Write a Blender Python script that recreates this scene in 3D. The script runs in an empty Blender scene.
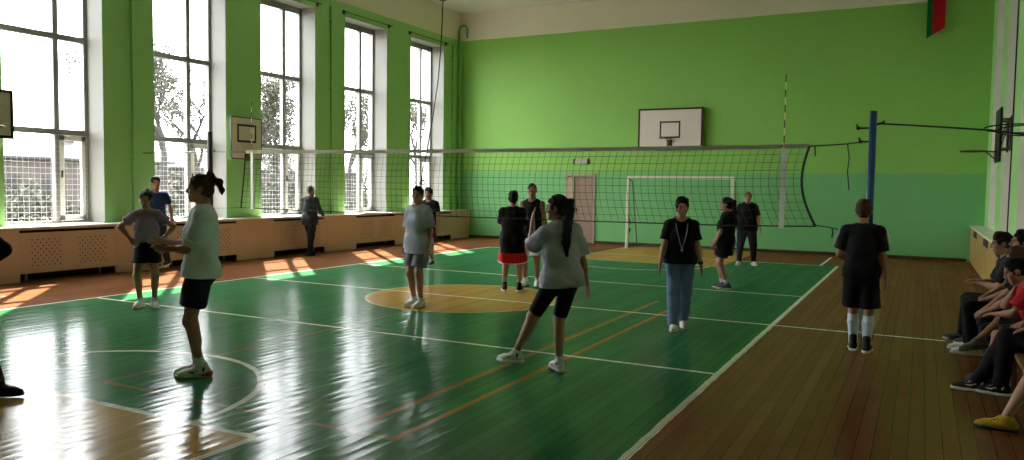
import bpy, math, random
import numpy as np
from mathutils import Vector, Matrix

random.seed(7)
rng = np.random.default_rng(7)
SC = bpy.context.scene
COL = SC.collection
PI = math.pi

# ------------------------------------------------------------------ materials
def srgb(r, g, b):
    def f(c):
        c /= 255.0
        return c / 12.92 if c <= 0.04045 else ((c + 0.055) / 1.055) ** 2.4
    return (f(r), f(g), f(b), 1.0)

class NT:
    """tiny node-expression helper"""
    def __init__(s, name):
        s.m = bpy.data.materials.new(name); s.m.use_nodes = True
        s.t = s.m.node_tree; s.t.nodes.clear()
        s.out = s.t.nodes.new('ShaderNodeOutputMaterial')
    def n(s, typ, **kw):
        nd = s.t.nodes.new(typ)
        for k, v in kw.items(): setattr(nd, k, v)
        return nd
    def set(s, sock, v):
        if hasattr(v, 'is_output') or isinstance(v, bpy.types.NodeSocket): s.t.links.new(v, sock)
        elif v is not None: sock.default_value = v
    def math(s, op, a, b=None, c=None, clamp=False):
        nd = s.n('ShaderNodeMath', operation=op, use_clamp=clamp)
        s.set(nd.inputs[0], a)
        if b is not None: s.set(nd.inputs[1], b)
        if c is not None: s.set(nd.inputs[2], c)
        return nd.outputs[0]
    def mix(s, fac, a, b, blend='MIX'):
        nd = s.n('ShaderNodeMix', data_type='RGBA', blend_type=blend)
        s.set(nd.inputs[0], fac); s.set(nd.inputs[6], a); s.set(nd.inputs[7], b)
        return nd.outputs[2]
    def noise(s, vec, scale, detail=3, rough=0.5):
        nd = s.n('ShaderNodeTexNoise'); s.set(nd.inputs['Vector'], vec)
        nd.inputs['Scale'].default_value = scale; nd.inputs['Detail'].default_value = detail
        nd.inputs['Roughness'].default_value = rough
        return nd.outputs['Fac']
    def pos(s):
        return s.n('ShaderNodeNewGeometry').outputs['Position']
    def obj(s):
        return s.n('ShaderNodeTexCoord').outputs['Object']
    def sep(s, v):
        nd = s.n('ShaderNodeSeparateXYZ'); s.t.links.new(v, nd.inputs[0]); return nd.outputs
    def comb(s, x, y, z):
        nd = s.n('ShaderNodeCombineXYZ')
        for i, v in enumerate((x, y, z)): s.set(nd.inputs[i], v)
        return nd.outputs[0]
    def bump(s, h, strength, dist):
        nd = s.n('ShaderNodeBump'); s.set(nd.inputs['Height'], h)
        nd.inputs['Strength'].default_value = strength; nd.inputs['Distance'].default_value = dist
        return nd.outputs['Normal']
    def principled(s, color, rough=0.6, metal=0.0, spec=0.5, normal=None, **kw):
        p = s.n('ShaderNodeBsdfPrincipled')
        s.set(p.inputs['Base Color'], color); s.set(p.inputs['Roughness'], rough)
        p.inputs['Metallic'].default_value = metal
        s.set(p.inputs['Specular IOR Level'], spec)
        if normal is not None: s.t.links.new(normal, p.inputs['Normal'])
        for k, v in kw.items(): s.set(p.inputs[k], v)
        s.t.links.new(p.outputs[0], s.out.inputs[0])
        return p

def paint(name, c, rough=0.55, var=0.12, scale=2.0, spec=0.35, bump=0.0, metal=0.0):
    """plain coat of paint / metal / plastic with faint unevenness"""
    t = NT(name); o = t.obj()
    nz = t.noise(o, scale, 4)
    f = t.math('MULTIPLY_ADD', nz, 2 * var, 1 - var)
    col = t.mix(1.0, c, t.comb(f, f, f), 'MULTIPLY')
    nrm = None
    if bump: nrm = t.bump(t.noise(o, scale * 14, 3), 0.4, bump)
    t.principled(col, rough, metal, spec, nrm)
    return t.m

def cloth(name, c, rough=0.9, var=0.1):
    t = NT(name); o = t.obj()
    nz = t.noise(o, 9, 3); wv = t.noise(o, 260, 1)
    f = t.math('MULTIPLY_ADD', nz, 2 * var, 1 - var)
    col = t.mix(1.0, c, t.comb(f, f, f), 'MULTIPLY')
    h = t.math('ADD', t.math('MULTIPLY', t.noise(o, 22, 2), 1.0), t.math('MULTIPLY', wv, 0.12))
    p = t.principled(col, rough, 0, 0.2, t.bump(h, 0.35, 0.012))
    p.inputs['Sheen Weight'].default_value = 0.04
    return t.m

def hairmat(name, c):
    t = NT(name); x, y, z = t.sep(t.obj())
    v = t.comb(t.math('MULTIPLY', x, 3.0), t.math('MULTIPLY', y, 3.0), t.math('MULTIPLY', z, 0.6))
    nz = t.noise(v, 60, 2)
    f = t.math('MULTIPLY_ADD', nz, 0.9, 0.55)
    col = t.mix(1.0, c, t.comb(f, f, f), 'MULTIPLY')
    t.principled(col, 0.7, 0, 0.22, t.bump(nz, 0.7, 0.008))
    return t.m

def skinmat(name):
    t = NT(name)
    a = t.n('ShaderNodeVertexColor', layer_name='Col').outputs[0]
    nz = t.noise(t.obj(), 14, 4)
    f = t.math('MULTIPLY_ADD', nz, 0.18, 0.91)
    col = t.mix(1.0, a, t.comb(f, f, f), 'MULTIPLY')
    p = t.principled(col, 0.55, 0, 0.35)
    p.inputs['Subsurface Weight'].default_value = 0.0
    return t.m

# ------------------------------------------------------------------ mesh helpers
class MB:
    def __init__(s): s.v = []; s.f = []; s.mi = []
    def add(s, vs, fs, mi=0):
        n = len(s.v); s.v.extend([tuple(map(float, q)) for q in vs])
        s.f.extend([tuple(i + n for i in q) for q in fs]); s.mi.extend([mi] * len(fs))
        return s
    def box(s, x0, x1, y0, y1, z0, z1, mi=0):
        vs = [(x, y, z) for x in (x0, x1) for y in (y0, y1) for z in (z0, z1)]
        fs = [(0, 1, 3, 2), (4, 6, 7, 5), (0, 4, 5, 1), (2, 3, 7, 6), (0, 2, 6, 4), (1, 5, 7, 3)]
        return s.add(vs, fs, mi)
    def tube(s, pts, r, n=6, mi=0, cap=True, closed=False):
        pts = [Vector(q) for q in pts]; m = len(pts)
        rs = r if isinstance(r, (list, tuple)) else [r] * m
        vs = []; up = None
        for i, q in enumerate(pts):
            if closed: d = pts[(i + 1) % m] - pts[i - 1]
            else: d = pts[min(i + 1, m - 1)] - pts[max(i - 1, 0)]
            d.normalize()
            if up is None:
                up = Vector((0, 0, 1)) if abs(d.z) < 0.9 else Vector((1, 0, 0))
            a = (up - d * up.dot(d))
            if a.length < 1e-6: a = d.orthogonal()
            a.normalize(); up = a; b = d.cross(a)
            for k in range(n):
                t = 2 * PI * k / n
                vs.append(q + (a * math.cos(t) + b * math.sin(t)) * rs[i])
        fs = []
        for i in range(m if closed else m - 1):
            j = (i + 1) % m
            for k in range(n):
                l = (k + 1) % n
                fs.append((i * n + k, i * n + l, j * n + l, j * n + k))
        if cap and not closed:
            fs.append(tuple(reversed(range(n)))); fs.append(tuple((m - 1) * n + k for k in range(n)))
        return s.add(vs, fs, mi)
    def disc(s, c, axis, r, n=8, mi=0, t=0.004):
        c = Vector(c); a = Vector(axis)
        return s.tube([c, c + a * t], r, n, mi)
    def prism(s, poly, axis, a0, a1, mi=0):
        """poly: 2-D points in the plane normal to axis ('x','y','z')"""
        def P(u, v, w): return {'x': (w, u, v), 'y': (u, w, v), 'z': (u, v, w)}[axis]
        n = len(poly)
        vs = [P(u, v, a0) for u, v in poly] + [P(u, v, a1) for u, v in poly]
        fs = [tuple(range(n)), tuple(reversed(range(n, 2 * n)))]
        for i in range(n):
            j = (i + 1) % n; fs.append((i, i + n, j + n, j))
        return s.add(vs, fs, mi)
    def build(s, name, mats, parent=None, smooth=False, bevel=0.0):
        me = bpy.data.meshes.new(name); me.from_pydata(s.v, [], s.f)
        if not isinstance(mats, (list, tuple)): mats = [mats]
        for m in mats: me.materials.append(m)
        me.polygons.foreach_set('material_index', s.mi)
        if smooth: me.polygons.foreach_set('use_smooth', [True] * len(s.f))
        import bmesh
        bm = bmesh.new(); bm.from_mesh(me); bmesh.ops.recalc_face_normals(bm, faces=bm.faces); bm.to_mesh(me); bm.free()
        o = bpy.data.objects.new(name, me); COL.objects.link(o)
        if parent is not None: o.parent = parent
        if bevel:
            b = o.modifiers.new('bevel', 'BEVEL'); b.width = bevel; b.segments = 2; b.limit_method = 'ANGLE'
        return o

def tag(o, label=None, cat=None, group=None, kind=None):
    if label: o['label'] = label
    if cat: o['category'] = cat
    if group: o['group'] = group
    if kind: o['kind'] = kind
    return o
def empty(name, loc=(0, 0, 0), rz=0.0, label=None, cat=None, group=None, kind=None):
    o = bpy.data.objects.new(name, None); COL.objects.link(o)
    o.empty_display_size = 0.1; o.location = loc; o.rotation_euler = (0, 0, rz)
    return tag(o, label, cat, group, kind)
def struct(o): o['kind'] = 'structure'; return o

# ------------------------------------------------------------------ room numbers (metres; X across, Y into the hall, net at Y = 0)
XL, XR, YF, YB, ZC = -7.4, 7.5, 11.9, -12.0, 7.3
WT = 0.65                      # thickness of the window wall
SILL, HEAD = 0.89, 6.07
WIN_R = [-0.83, 2.06, 4.89, 7.84, 10.81]          # right jamb of the five windows in view
WIN_L = [r - 1.8 for r in WIN_R]
HID = [(-5.52, -3.72)]  # three more windows along the same wall, beside the camera
GLX = -7.9

# ------------------------------------------------------------------ surfaces
def wall_paint(name, low, high, band, zband, ztop, green_only=False):
    t = NT(name); p = t.pos(); x, y, z = t.sep(p)
    wob = t.math('MULTIPLY', t.math('SUBTRACT', t.noise(p, 1.3, 2), 0.5), 0.03)
    zz = t.math('ADD', z, wob)
    n1 = t.noise(p, 0.7, 5, 0.6); n2 = t.noise(p, 9, 4)
    f = t.math('ADD', t.math('MULTIPLY', n1, 0.16), t.math('MULTIPLY_ADD', n2, 0.07, 0.885))
    c = high if green_only else t.mix(t.math('LESS_THAN', zz, zband), high, low)
    c = t.mix(t.math('GREATER_THAN', zz, ztop), c, band)
    c = t.mix(1.0, c, t.comb(f, f, f), 'MULTIPLY')
    r = t.math('MULTIPLY_ADD', n2, 0.15, 0.5)
    t.principled(c, r, 0, 0.3, t.bump(t.noise(p, 30, 4), 0.25, 0.006))
    return t.m

GREEN_HI = srgb(138, 192, 92)
GREEN_LO = srgb(116, 182, 116)
GREEN_PIER = srgb(156, 206, 128)
CREAM = srgb(226, 218, 200)
DIMMED_PL = paint('white_plaster_dimmed', srgb(134, 134, 128), 0.7, 0.05, 1.5)  # white reveals greyed in the colour to hold down window glare
M_wall = wall_paint('far_wall_paint', GREEN_LO, GREEN_HI, CREAM, 2.15, 6.41)
M_pier = wall_paint('pier_paint', GREEN_LO, GREEN_PIER, CREAM, 0, 6.41, True)
M_ceil = paint('ceiling_plaster', srgb(220, 214, 202), 0.85, 0.05, 0.6)
M_skirt = paint('skirting_paint', srgb(70, 52, 32), 0.4)
M_clad = paint('cladding_orange_paint', srgb(212, 170, 142), 0.42, 0.10, 1.6, 0.4)
M_dark = paint('dark_shade_and_pane', srgb(26, 26, 26), 0.8)  # near-black standing in for shade in gaps; also the house panes
M_radiator = paint('radiator_paint', srgb(120, 124, 116), 0.5)
M_hole = paint('hole_dark', srgb(62, 40, 28), 0.8)
M_grey_frame = paint('window_frame_paint', srgb(138, 138, 134), 0.45, 0.08, 3)
M_white = paint('white_gloss_paint', srgb(232, 230, 222), 0.4, 0.05, 3)
M_black = paint('black_paint', srgb(22, 22, 24), 0.45, 0.1, 6)
M_steel = paint('dull_steel', srgb(110, 110, 112), 0.4, 0.1, 8, 0.5, 0, 0.8)
M_cable = paint('dark_cable', srgb(34, 36, 34), 0.55, 0.1, 20)
M_blue = paint('blue_post_paint', srgb(36, 76, 124), 0.35, 0.1, 5)
M_charcoal = paint('charcoal_post_paint', srgb(48, 50, 52), 0.45, 0.1, 5)
M_board = paint('backboard_white', srgb(222, 210, 200), 0.5, 0.06, 2)
M_board_backlit = paint('backboard_backlit_grey', srgb(190, 190, 178), 0.5, 0.08, 2)  # board white greyed in the colour for its backlit look
M_brown = paint('board_edge_brown', srgb(62, 34, 28), 0.5, 0.1, 6)
M_rim = paint('rim_rust_paint', srgb(96, 52, 36), 0.5, 0.15, 15)
M_cord = paint('net_cord_dark', srgb(40, 46, 42), 0.8, 0.1, 30)
M_tape = paint('net_tape_grey', srgb(164, 162, 138), 0.8, 0.1, 6)
M_whitecord = paint('white_cord', srgb(235, 235, 230), 0.8, 0.05, 6)
M_pipe = paint('pipe_green_gloss', srgb(96, 150, 66), 0.3, 0.08, 4, 0.5)

# floor : painted boards --------------------------------------------------
def floor_material():
    t = NT('painted_board_floor'); p = t.pos(); X, Y, Z = t.sep(p)
    wob = t.math('MULTIPLY', t.math('SUBTRACT', t.noise(p, 5, 2), 0.5), 0.02)
    x = t.math('ADD', X, wob); y = t.math('ADD', Y, wob)
    def rect(x0, x1, y0, y1):
        a = t.math('MULTIPLY', t.math('GREATER_THAN', x, x0), t.math('LESS_THAN', x, x1))
        b = t.math('MULTIPLY', t.math('GREATER_THAN', y, y0), t.math('LESS_THAN', y, y1))
        return t.math('MULTIPLY', a, b)
    def rad(cx, cy):
        dx = t.math('SUBTRACT', x, cx); dy = t.math('SUBTRACT', y, cy)
        return t.math('SQRT', t.math('ADD', t.math('MULTIPLY', dx, dx), t.math('MULTIPLY', dy, dy)))
    def ring(cx, cy, r, w):
        return t.math('LESS_THAN', t.math('ABSOLUTE', t.math('SUBTRACT', rad(cx, cy), r)), w / 2)
    def alt(*a):
        r = a[0]
        for b in a[1:]: r = t.math('MAXIMUM', r, b)
        return r
    # boards run along Y
    PW = 0.105
    u = t.math('DIVIDE', X, PW); cell = t.math('FLOOR', u); fr = t.math('FRACT', u)
    rnd = t.n('ShaderNodeTexWhiteNoise', noise_dimensions='1D'); t.set(rnd.inputs['W'], cell)
    rv = rnd.outputs['Value']
    yo = t.math('ADD', t.math('DIVIDE', Y, 3.4), t.math('MULTIPLY', rv, 7.3))
    yc = t.math('FLOOR', yo); yf = t.math('FRACT', yo)
    rnd2 = t.n('ShaderNodeTexWhiteNoise', noise_dimensions='2D'); t.set(rnd2.inputs['Vector'], t.comb(cell, yc, 0.0))
    rv2 = rnd2.outputs['Value']
    e = t.math('MINIMUM', fr, t.math('SUBTRACT', 1.0, fr))
    seam = t.math('LESS_THAN', e, 0.022)
    seam = t.math('MAXIMUM', seam, t.math('LESS_THAN', yf, 0.0012))
    grain = t.noise(t.comb(t.math('MULTIPLY', X, 22.0), t.math('MULTIPLY', Y, 1.1), 0.0), 1.0, 4, 0.6)
    wear = t.noise(p, 1.1, 5, 0.65)
    brown = t.mix(wear, srgb(112, 72, 46), srgb(130, 86, 56))
    green = t.mix(wear, srgb(44, 104, 60), srgb(58, 122, 78))
    ochre = t.mix(wear, srgb(182, 148, 76), srgb(170, 128, 66))
    c = brown
    c = t.mix(rect(-4.5, 4.5, -8.75, 8.72), c, green)
    och = alt(t.math('LESS_THAN', rad(-0.06, 0.0), 1.48), rect(-1.42, 2.24, 6.97, 12.0), rect(-2.0, 2.2, -12.0, -6.43))
    c = t.mix(och, c, ochre)
    org = alt(rect(2.605, 2.665, -6.0, 1.25), rect(2.995, 3.055, -6.0, 1.25), t.math('MULTIPLY', alt(rect(0.0, 3.05, -6.03, -5.98), rect(-0.02, 0.03, -6.0, 1.25)), 0.5))
    c = t.mix(t.math('MULTIPLY', org, 0.75), c, srgb(176, 118, 62))
    W = 0.055
    wht = alt(rect(4.47, 4.53, -8.75, 8.75), rect(-4.53, -4.47, -8.75, 8.75),
              rect(-4.5, 6.42, -W / 2, W / 2), rect(-4.5, 4.5, -3 - W / 2, -3 + W / 2), rect(-4.5, 4.5, 3 - W / 2, 3 + W / 2),
              rect(-4.5, 4.14, 8.70, 8.75), rect(4.11, 4.17, 8.72, 11.2), rect(-4.5, 4.5, -8.77, -8.72),
              rect(-2.0, 2.2, -6.46, -6.40), rect(2.17, 2.23, -12.0, -6.43), rect(-2.03, -1.97, -12, -6.43),
              t.math('MULTIPLY', ring(-0.02, -6.43, 1.59, 0.06), rect(-3, 3, -6.7, 0)),
              t.math('MULTIPLY', ring(0.4, 6.97, 1.62, 0.05), rect(-3, 3, 4, 6.97)))
    yel = alt(ring(-0.06, 0, 1.48, 0.04), rect(-1.42, 2.24, 6.95, 7.0))
    scuff = t.math('MULTIPLY_ADD', t.noise(p, 14, 4, 0.7), 0.5, 0.62, clamp=True)
    c = t.mix(t.math('MULTIPLY', yel, 0.7), c, srgb(206, 200, 120))
    c = t.mix(t.math('MULTIPLY', wht, scuff), c, srgb(226, 226, 206))
    k = t.math('ADD', t.math('MULTIPLY', rv2, 0.22), t.math('MULTIPLY_ADD', grain, 0.22, 0.78))
    c = t.mix(1.0, c, t.comb(k, k, k), 'MULTIPLY')
    c = t.mix(t.math('MULTIPLY', seam, 0.62), c, srgb(34, 26, 18))
    # each board is a little cupped and tilted, the lacquer uneven
    q = t.math('SUBTRACT', fr, 0.5)
    cup = t.math('MULTIPLY', t.math('MULTIPLY', q, q), t.math('MULTIPLY_ADD', rv2, 1.6, -0.3))
    tilt = t.math('MULTIPLY', q, t.math('MULTIPLY_ADD', rv, 0.5, -0.25))
    lacq = t.noise(t.comb(t.math('MULTIPLY', X, 9.0), t.math('MULTIPLY', Y, 1.6), 0.0), 1.0, 3, 0.55)
    h = t.math('ADD', t.math('ADD', cup, tilt), t.math('MULTIPLY', lacq, 0.36))
    h = t.math('SUBTRACT', h, t.math('MULTIPLY', seam, 0.5))
    nrm = t.bump(h, 1.0, FLOOR_BUMP)
    rough = t.math('MULTIPLY_ADD', wear, 0.10, 0.10)
    p = t.principled(c, 0.6, 0, 0.0, nrm)
    gl = t.n('ShaderNodeBsdfGlossy'); t.set(gl.inputs['Roughness'], rough); t.t.links.new(nrm, gl.inputs['Normal'])
    fc = t.n('ShaderNodeLayerWeight'); fc.inputs['Blend'].default_value = 0.5
    mx = t.n('ShaderNodeMixShader')
    t.t.links.new(t.math('MINIMUM', t.math('MULTIPLY_ADD', t.math('POWER', fc.outputs['Facing'], 4.0), GLOSS_K, GLOSS_0), 0.155), mx.inputs[0])
    t.t.links.new(p.outputs[0], mx.inputs[1]); t.t.links.new(gl.outputs[0], mx.inputs[2]); t.t.links.new(mx.outputs[0], t.out.inputs[0])
    return t.m
GLOSS_K, GLOSS_0 = 0.42, 0.034
FLOOR_BUMP = 0.0035
M_floor = floor_material()
struct(MB().box(XL - WT, XR + WT, YB, YF + 0.3, -0.2, 0.0).build('floor', M_floor))
struct(MB().box(XL - WT, XR + WT, YB - 0.3, YF + 0.3, ZC, ZC + 0.3).build('ceiling', M_ceil))

# far wall with a door opening
DX0, DX1, DZ = -3.55, -2.68, 2.06
w = MB()
w.box(XL - WT, DX0, YF, YF + 0.3, 0, ZC); w.box(DX1, XR + WT, YF, YF + 0.3, 0, ZC); w.box(DX0, DX1, YF, YF + 0.3, DZ, ZC)
w.box(DX0, DX1, YF + 0.26, YF + 0.3, 0, DZ)
struct(w.build('wall_far', M_wall))
struct(MB().box(XL - WT, XR + WT, YB - 0.3, YB, 0, ZC).build('wall_back', wall_paint('unseen_wall_dim_paint', srgb(92, 92, 80), srgb(104, 120, 90), srgb(150, 148, 136), 2.15, 6.41)))  # unseen wall behind the camera, coloured dark to cut fill light
s = MB(); s.box(-7.04, DX0 - 0.06, YF - 0.025, YF, 0, 0.085); s.box(DX1 + 0.06, 7.15, YF - 0.025, YF, 0, 0.085)
struct(s.build('baseboard_far', M_skirt))

def window_wall(name, x0, x1, openings, mat, rev=None):
    """wall slab between x0 (room face) and x1 with openings; reveals are white plaster, dimmed in colour unless rev is given"""
    m = MB(); lo, hi = min(x0, x1), max(x0, x1)
    ys = [YB] + [v for o in sorted(openings) for v in o] + [YF]
    for i in range(0, len(ys), 2): m.box(lo, hi, ys[i], ys[i + 1], 0, ZC)
    for a, b in openings:
        m.box(lo, hi, a, b, 0, SILL); m.box(lo, hi, a, b, HEAD, ZC)
    o = struct(m.build(name, [mat, rev or DIMMED_PL]))
    me = o.data
    for p in me.polygons:
        n = p.normal; c = p.center
        if abs(n.x) < 0.5 and 0.0 < c.z < ZC - 0.05 and (abs(n.y) > 0.5 or (abs(n.z) > 0.5)): p.material_index = 1
    return o
OPEN = list(zip(WIN_L, WIN_R)) + HID
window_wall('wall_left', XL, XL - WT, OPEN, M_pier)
window_wall('wall_right', XR, XR + WT, OPEN, M_pier, paint('white_plaster_right', srgb(226, 226, 214), 0.7, 0.05, 1.5))

# glazing ------------------------------------------------------------------
def glass():
    t = NT('window_glass')
    tr = t.n('ShaderNodeBsdfTransparent'); tr.inputs[0].default_value = (0.93, 0.95, 0.95, 1)
    gl = t.n('ShaderNodeBsdfGlossy'); gl.inputs['Roughness'].default_value = 0.02
    ge = t.n('ShaderNodeNewGeometry'); dt = t.n('ShaderNodeVectorMath', operation='DOT_PRODUCT')
    t.t.links.new(ge.outputs['Normal'], dt.inputs[0]); t.t.links.new(ge.outputs['Incoming'], dt.inputs[1])
    c = t.math('ABSOLUTE', dt.outputs['Value'])
    fr = t.math('MULTIPLY_ADD', t.math('POWER', t.math('SUBTRACT', 1.0, c, clamp=True), 5.0), 0.92, 0.06)
    mx = t.n('ShaderNodeMixShader')
    t.t.links.new(fr, mx.inputs[0]); t.t.links.new(tr.outputs[0], mx.inputs[1]); t.t.links.new(gl.outputs[0], mx.inputs[2])
    t.t.links.new(mx.outputs[0], t.out.inputs[0])
    return t.m
M_glass = glass()

def make_window(name, a, b, side):
    """tall window : fixed upper lights, a wide and a narrow bay, an opening sash low in the narrow bay"""
    sx = -1 if side == 'left' else 1
    gx = GLX if side == 'left' else XR + 0.5
    r = empty(name, (gx, (a + b) / 2, SILL)); r['kind'] = 'structure'
    W = (b - a) / 2; ym = W - 0.60; H = HEAD - SILL
    T1, T2 = 2.58 - SILL, 4.30 - SILL
    f = MB()
    for y0, y1 in ((-W, -W + 0.07), (W - 0.07, W)): f.box(-0.05, 0.05, y0, y1, 0, H)
    f.box(-0.05, 0.05, -W, W, 0, 0.07); f.box(-0.05, 0.05, -W, W, H - 0.14, H)
    f.build('frame', M_grey_frame, r)
    g = MB(); g.box(-0.05, 0.05, ym - 0.048, ym + 0.048, 0.07, H - 0.14); g.build('mullion', M_grey_frame, r)
    for z in (T1, T2):
        g = MB(); g.box(-0.05, 0.05, -W + 0.07, ym - 0.035, z - 0.05, z + 0.05); g.box(-0.05, 0.05, ym + 0.035, W - 0.07, z - 0.05, z + 0.05)
        g.build('transom', M_grey_frame, r)
    g = MB(); s0, s1 = ym + 0.036, W - 0.071; z0, z1 = 0.075, T1 - 0.055
    for bx in ((s0, s0 + 0.09, z0, z1), (s1 - 0.07, s1, z0, z1), (s0, s1, z0, z0 + 0.09), (s0, s1, z1 - 0.1, z1)): g.box(0.0, 0.055, *bx)
    sa = g.build('sash', M_white, r)
    g = MB(); g.box(0.055, 0.085, s0 + 0.02, s0 + 0.045, 0.86, 0.99); g.build('handle', M_black, sa)
    g = MB()
    for y0, y1 in ((-W + 0.07, ym - 0.035), (ym + 0.035, W - 0.07)):
        for z0, z1 in ((0.07, T1 - 0.05), (T1 + 0.05, T2 - 0.05), (T2 + 0.05, H - 0.14)):
            g.add([(-0.012, y0, z0), (-0.012, y1, z0), (-0.012, y1, z1), (-0.012, y0, z1)], [(0, 1, 2, 3)])
    g.build('glass_panes', M_glass, r)
    if side == 'right':
        r.rotation_euler = (0, 0, 0)
    # inner sill board
    g = MB()
    g.box(0.05, (XL - 0.02 - gx) if side == 'left' else -0.06, -W, W, 0.0, 0.03) if side == 'left' else g.box(XR - gx + 0.02, -0.05, -W, W, 0.0, 0.03)
    g.build('window_sill', M_white, r)
    return r
for i, (a, b) in enumerate(zip(WIN_L, WIN_R)): make_window('window_%d' % (i + 1), a, b, 'left')
for i, (a, b) in enumerate(HID): make_window('window_%d' % (i + 6), a, b, 'left')

# right side : the same openings, with unseen blinds made up to dim the daylight
def added_blind_mat():
    t = NT('added_blind_fabric')
    d = t.n('ShaderNodeBsdfDiffuse'); d.inputs[0].default_value = srgb(214, 210, 198)
    tl = t.n('ShaderNodeBsdfTranslucent'); tl.inputs[0].default_value = srgb(214, 206, 190)
    mx = t.n('ShaderNodeMixShader'); mx.inputs[0].default_value = 0.06
    t.t.links.new(d.outputs[0], mx.inputs[1]); t.t.links.new(tl.outputs[0], mx.inputs[2]); t.t.links.new(mx.outputs[0], t.out.inputs[0])
    return t.m
M_added_blind = added_blind_mat()
for i, (a, b) in enumerate(OPEN):
    make_window('window_%d' % (i + 7), a, b, 'right')
    r = MB(); r.box(XR + 0.40, XR + 0.402, a + 0.01, b - 0.01, SILL + 0.06, HEAD - 0.06)
    r.tube([(XR + 0.40, a + 0.02, HEAD - 0.04), (XR + 0.40, b - 0.02, HEAD - 0.04)], 0.03, 10)
    o = r.build('trim_%d' % (i + 1), M_added_blind); struct(o)  # added blind that keeps this side of the hall dim

# protective netting in the lower part of the windows, curtain rods above ----
nth = ['beside the grey backboard', 'behind the charcoal net post', 'beside the small white backboard', 'fourth in the row', 'next to the far corner']
for i, (a, b) in enumerate(zip(WIN_L, WIN_R)):
    g = MB(); x = -7.81
    z0, z1 = SILL + 0.04, 2.52
    n = int((b - a) / 0.1)
    for k in range(n + 1):
        y = a + 0.06 + (b - a - 0.12) * k / n
        g.tube([(x, y + 0.01 * math.sin(k * 1.7), z0), (x + 0.01 * math.sin(k), y, (z0 + z1) / 2), (x, y, z1)], 0.0019, 4)
    for k in range(17):
        z = z0 + (z1 - z0) * k / 16
        g.tube([(x, a + 0.055, z), (x + 0.012 * math.sin(k * 2.1), (a + b) / 2, z - 0.008), (x, b - 0.055, z)], 0.0019, 4)
    o = g.build('window_net', M_whitecord)
    tag(o, 'white protective netting across the lower part of the tall window ' + nth[i], 'net', 'window guard nets')
    if i >= 2:
        r = empty('curtain_rod', (XL + 0.1, (a + b) / 2, HEAD + 0.09), 0, 'thin dark curtain rod above the tall window ' + nth[i], 'curtain rod', 'curtain rods')
        g = MB(); g.tube([(0, -1.02, 0), (0, 1.02, 0)], 0.010, 6); g.build('rod', M_cable, r)
        for sy in (-0.98, 0.98):
            g = MB(); g.tube([(-0.1, sy, 0.02), (0.02, sy, 0.0)], 0.014, 6); g.box(-0.1, -0.08, sy - 0.04, sy + 0.04, -0.05, 0.05); g.build('bracket', M_cable, r)

# orange boxing in front of the radiators along the window wall -------------
BX = -7.04
c = MB()
c.box(XL, BX - 0.02, YB, YF, SILL - 0.03, SILL)                    # ledge
zones = sorted([(a + 0.02, b - 0.05) for a, b in OPEN])
edges = [YB] + [v for z in zones for v in z] + [YF]
for i in range(0, len(edges), 2): c.box(BX - 0.03, BX, edges[i], edges[i + 1], 0, SILL - 0.03)
o = struct(c.build('trim_20', M_clad))
struct(MB().box(XL, BX + 0.015, YB, YF, SILL, SILL + 0.025).build('trim_21', M_white))
for i, (a, b) in enumerate(zones[1:]):
    r = empty('radiator_cover', (BX, (a + b) / 2, 0), 0, 'orange perforated radiator cover under the tall window ' + nth[i], 'radiator cover', 'radiator covers along the window wall')
    W = (b - a) / 2
    g = MB(); g.box(-0.03, 0.0, -W + 0.002, W - 0.002, 0.135, 0.815); g.build('front_panel', M_clad, r)
    g = MB(); g.box(-0.26, -0.12, -W + 0.1, W - 0.1, 0.16, 0.74); 
    for k in range(14):
        y = -W + 0.12 + k * (2 * W - 0.24) / 13
        g.box(-0.12, -0.10, y - 0.035, y + 0.035, 0.17, 0.73)
    for yy in (-W + 0.2, W - 0.2): g.box(-0.2, -0.16, yy - 0.02, yy + 0.02, 0.0, 0.16)
    g.build('radiator', M_radiator, r)
    for cy in (-0.42, 0.42):
        g = MB(); g.box(-0.0285, 0.0008, cy - 0.275, cy + 0.275, 0.235, 0.73, 1)
        for rr in range(9):
            for cc in range(6):
                y = cy - 0.24 + 0.096 * cc + (0.048 if rr % 2 else 0.0); z = 0.265 + rr * 0.054
                if y > cy + 0.25: continue
                g.disc((-0.001, y, z), (1, 0, 0), 0.0135, 6, 0, 0.003)
        g.build('perforated_grille', [M_hole, M_clad], r)
for i, (a, b) in enumerate(zones[:1]):
    struct(MB().box(BX - 0.03, BX, a, b, 0.13, 0.75).build('trim_%d' % (22 + i), M_clad))
# dark sheet standing in for shade at the back of the boxing
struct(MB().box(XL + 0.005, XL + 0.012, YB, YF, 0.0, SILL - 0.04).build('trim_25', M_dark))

# pipes on the window wall ----------------------------------------------------
def pipe(label, y, z0=SILL + 0.03, z1=6.2, r=0.022, x=XL + 0.05):
    o = empty('heating_pipe', (x, y, z0), 0, label, 'pipe', 'vertical heating pipes')
    MB().tube([(0, 0, 0), (0, 0, z1 - z0)], r, 10).build('pipe', M_pipe, o, True)
    for z in (1.2, 3.2, 4.9):
        g = MB(); g.tube([(-0.05, 0, z), (0.0, 0, z)], 0.012, 6); g.tube([(0, 0, z - 0.02), (0, 0, z + 0.02)], r + 0.008, 10); g.build('clip', M_pipe, o)
pipe('green vertical heating pipe on the pier between the first two tall windows', -0.27)
pipe('green vertical heating pipe on the pier between the third and fourth tall windows', 5.42)
pipe('thin green vertical pipe beside the tall window next to the far corner', 11.25, r=0.02)
o = empty('heating_pipe', (XL + 0.07, 11.6, SILL + 0.03), 0, 'thick green vertical pipe in the corner, hooked over at its top', 'pipe', 'vertical heating pipes')
MB().tube([(0, 0, 0), (0, 0, 5.75), (0.03, 0.05, 5.92), (0.16, 0.12, 5.95), (0.22, 0.14, 5.85), (0.22, 0.14, 5.55)], 0.04, 10).build('pipe', M_pipe, o, True)
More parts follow.
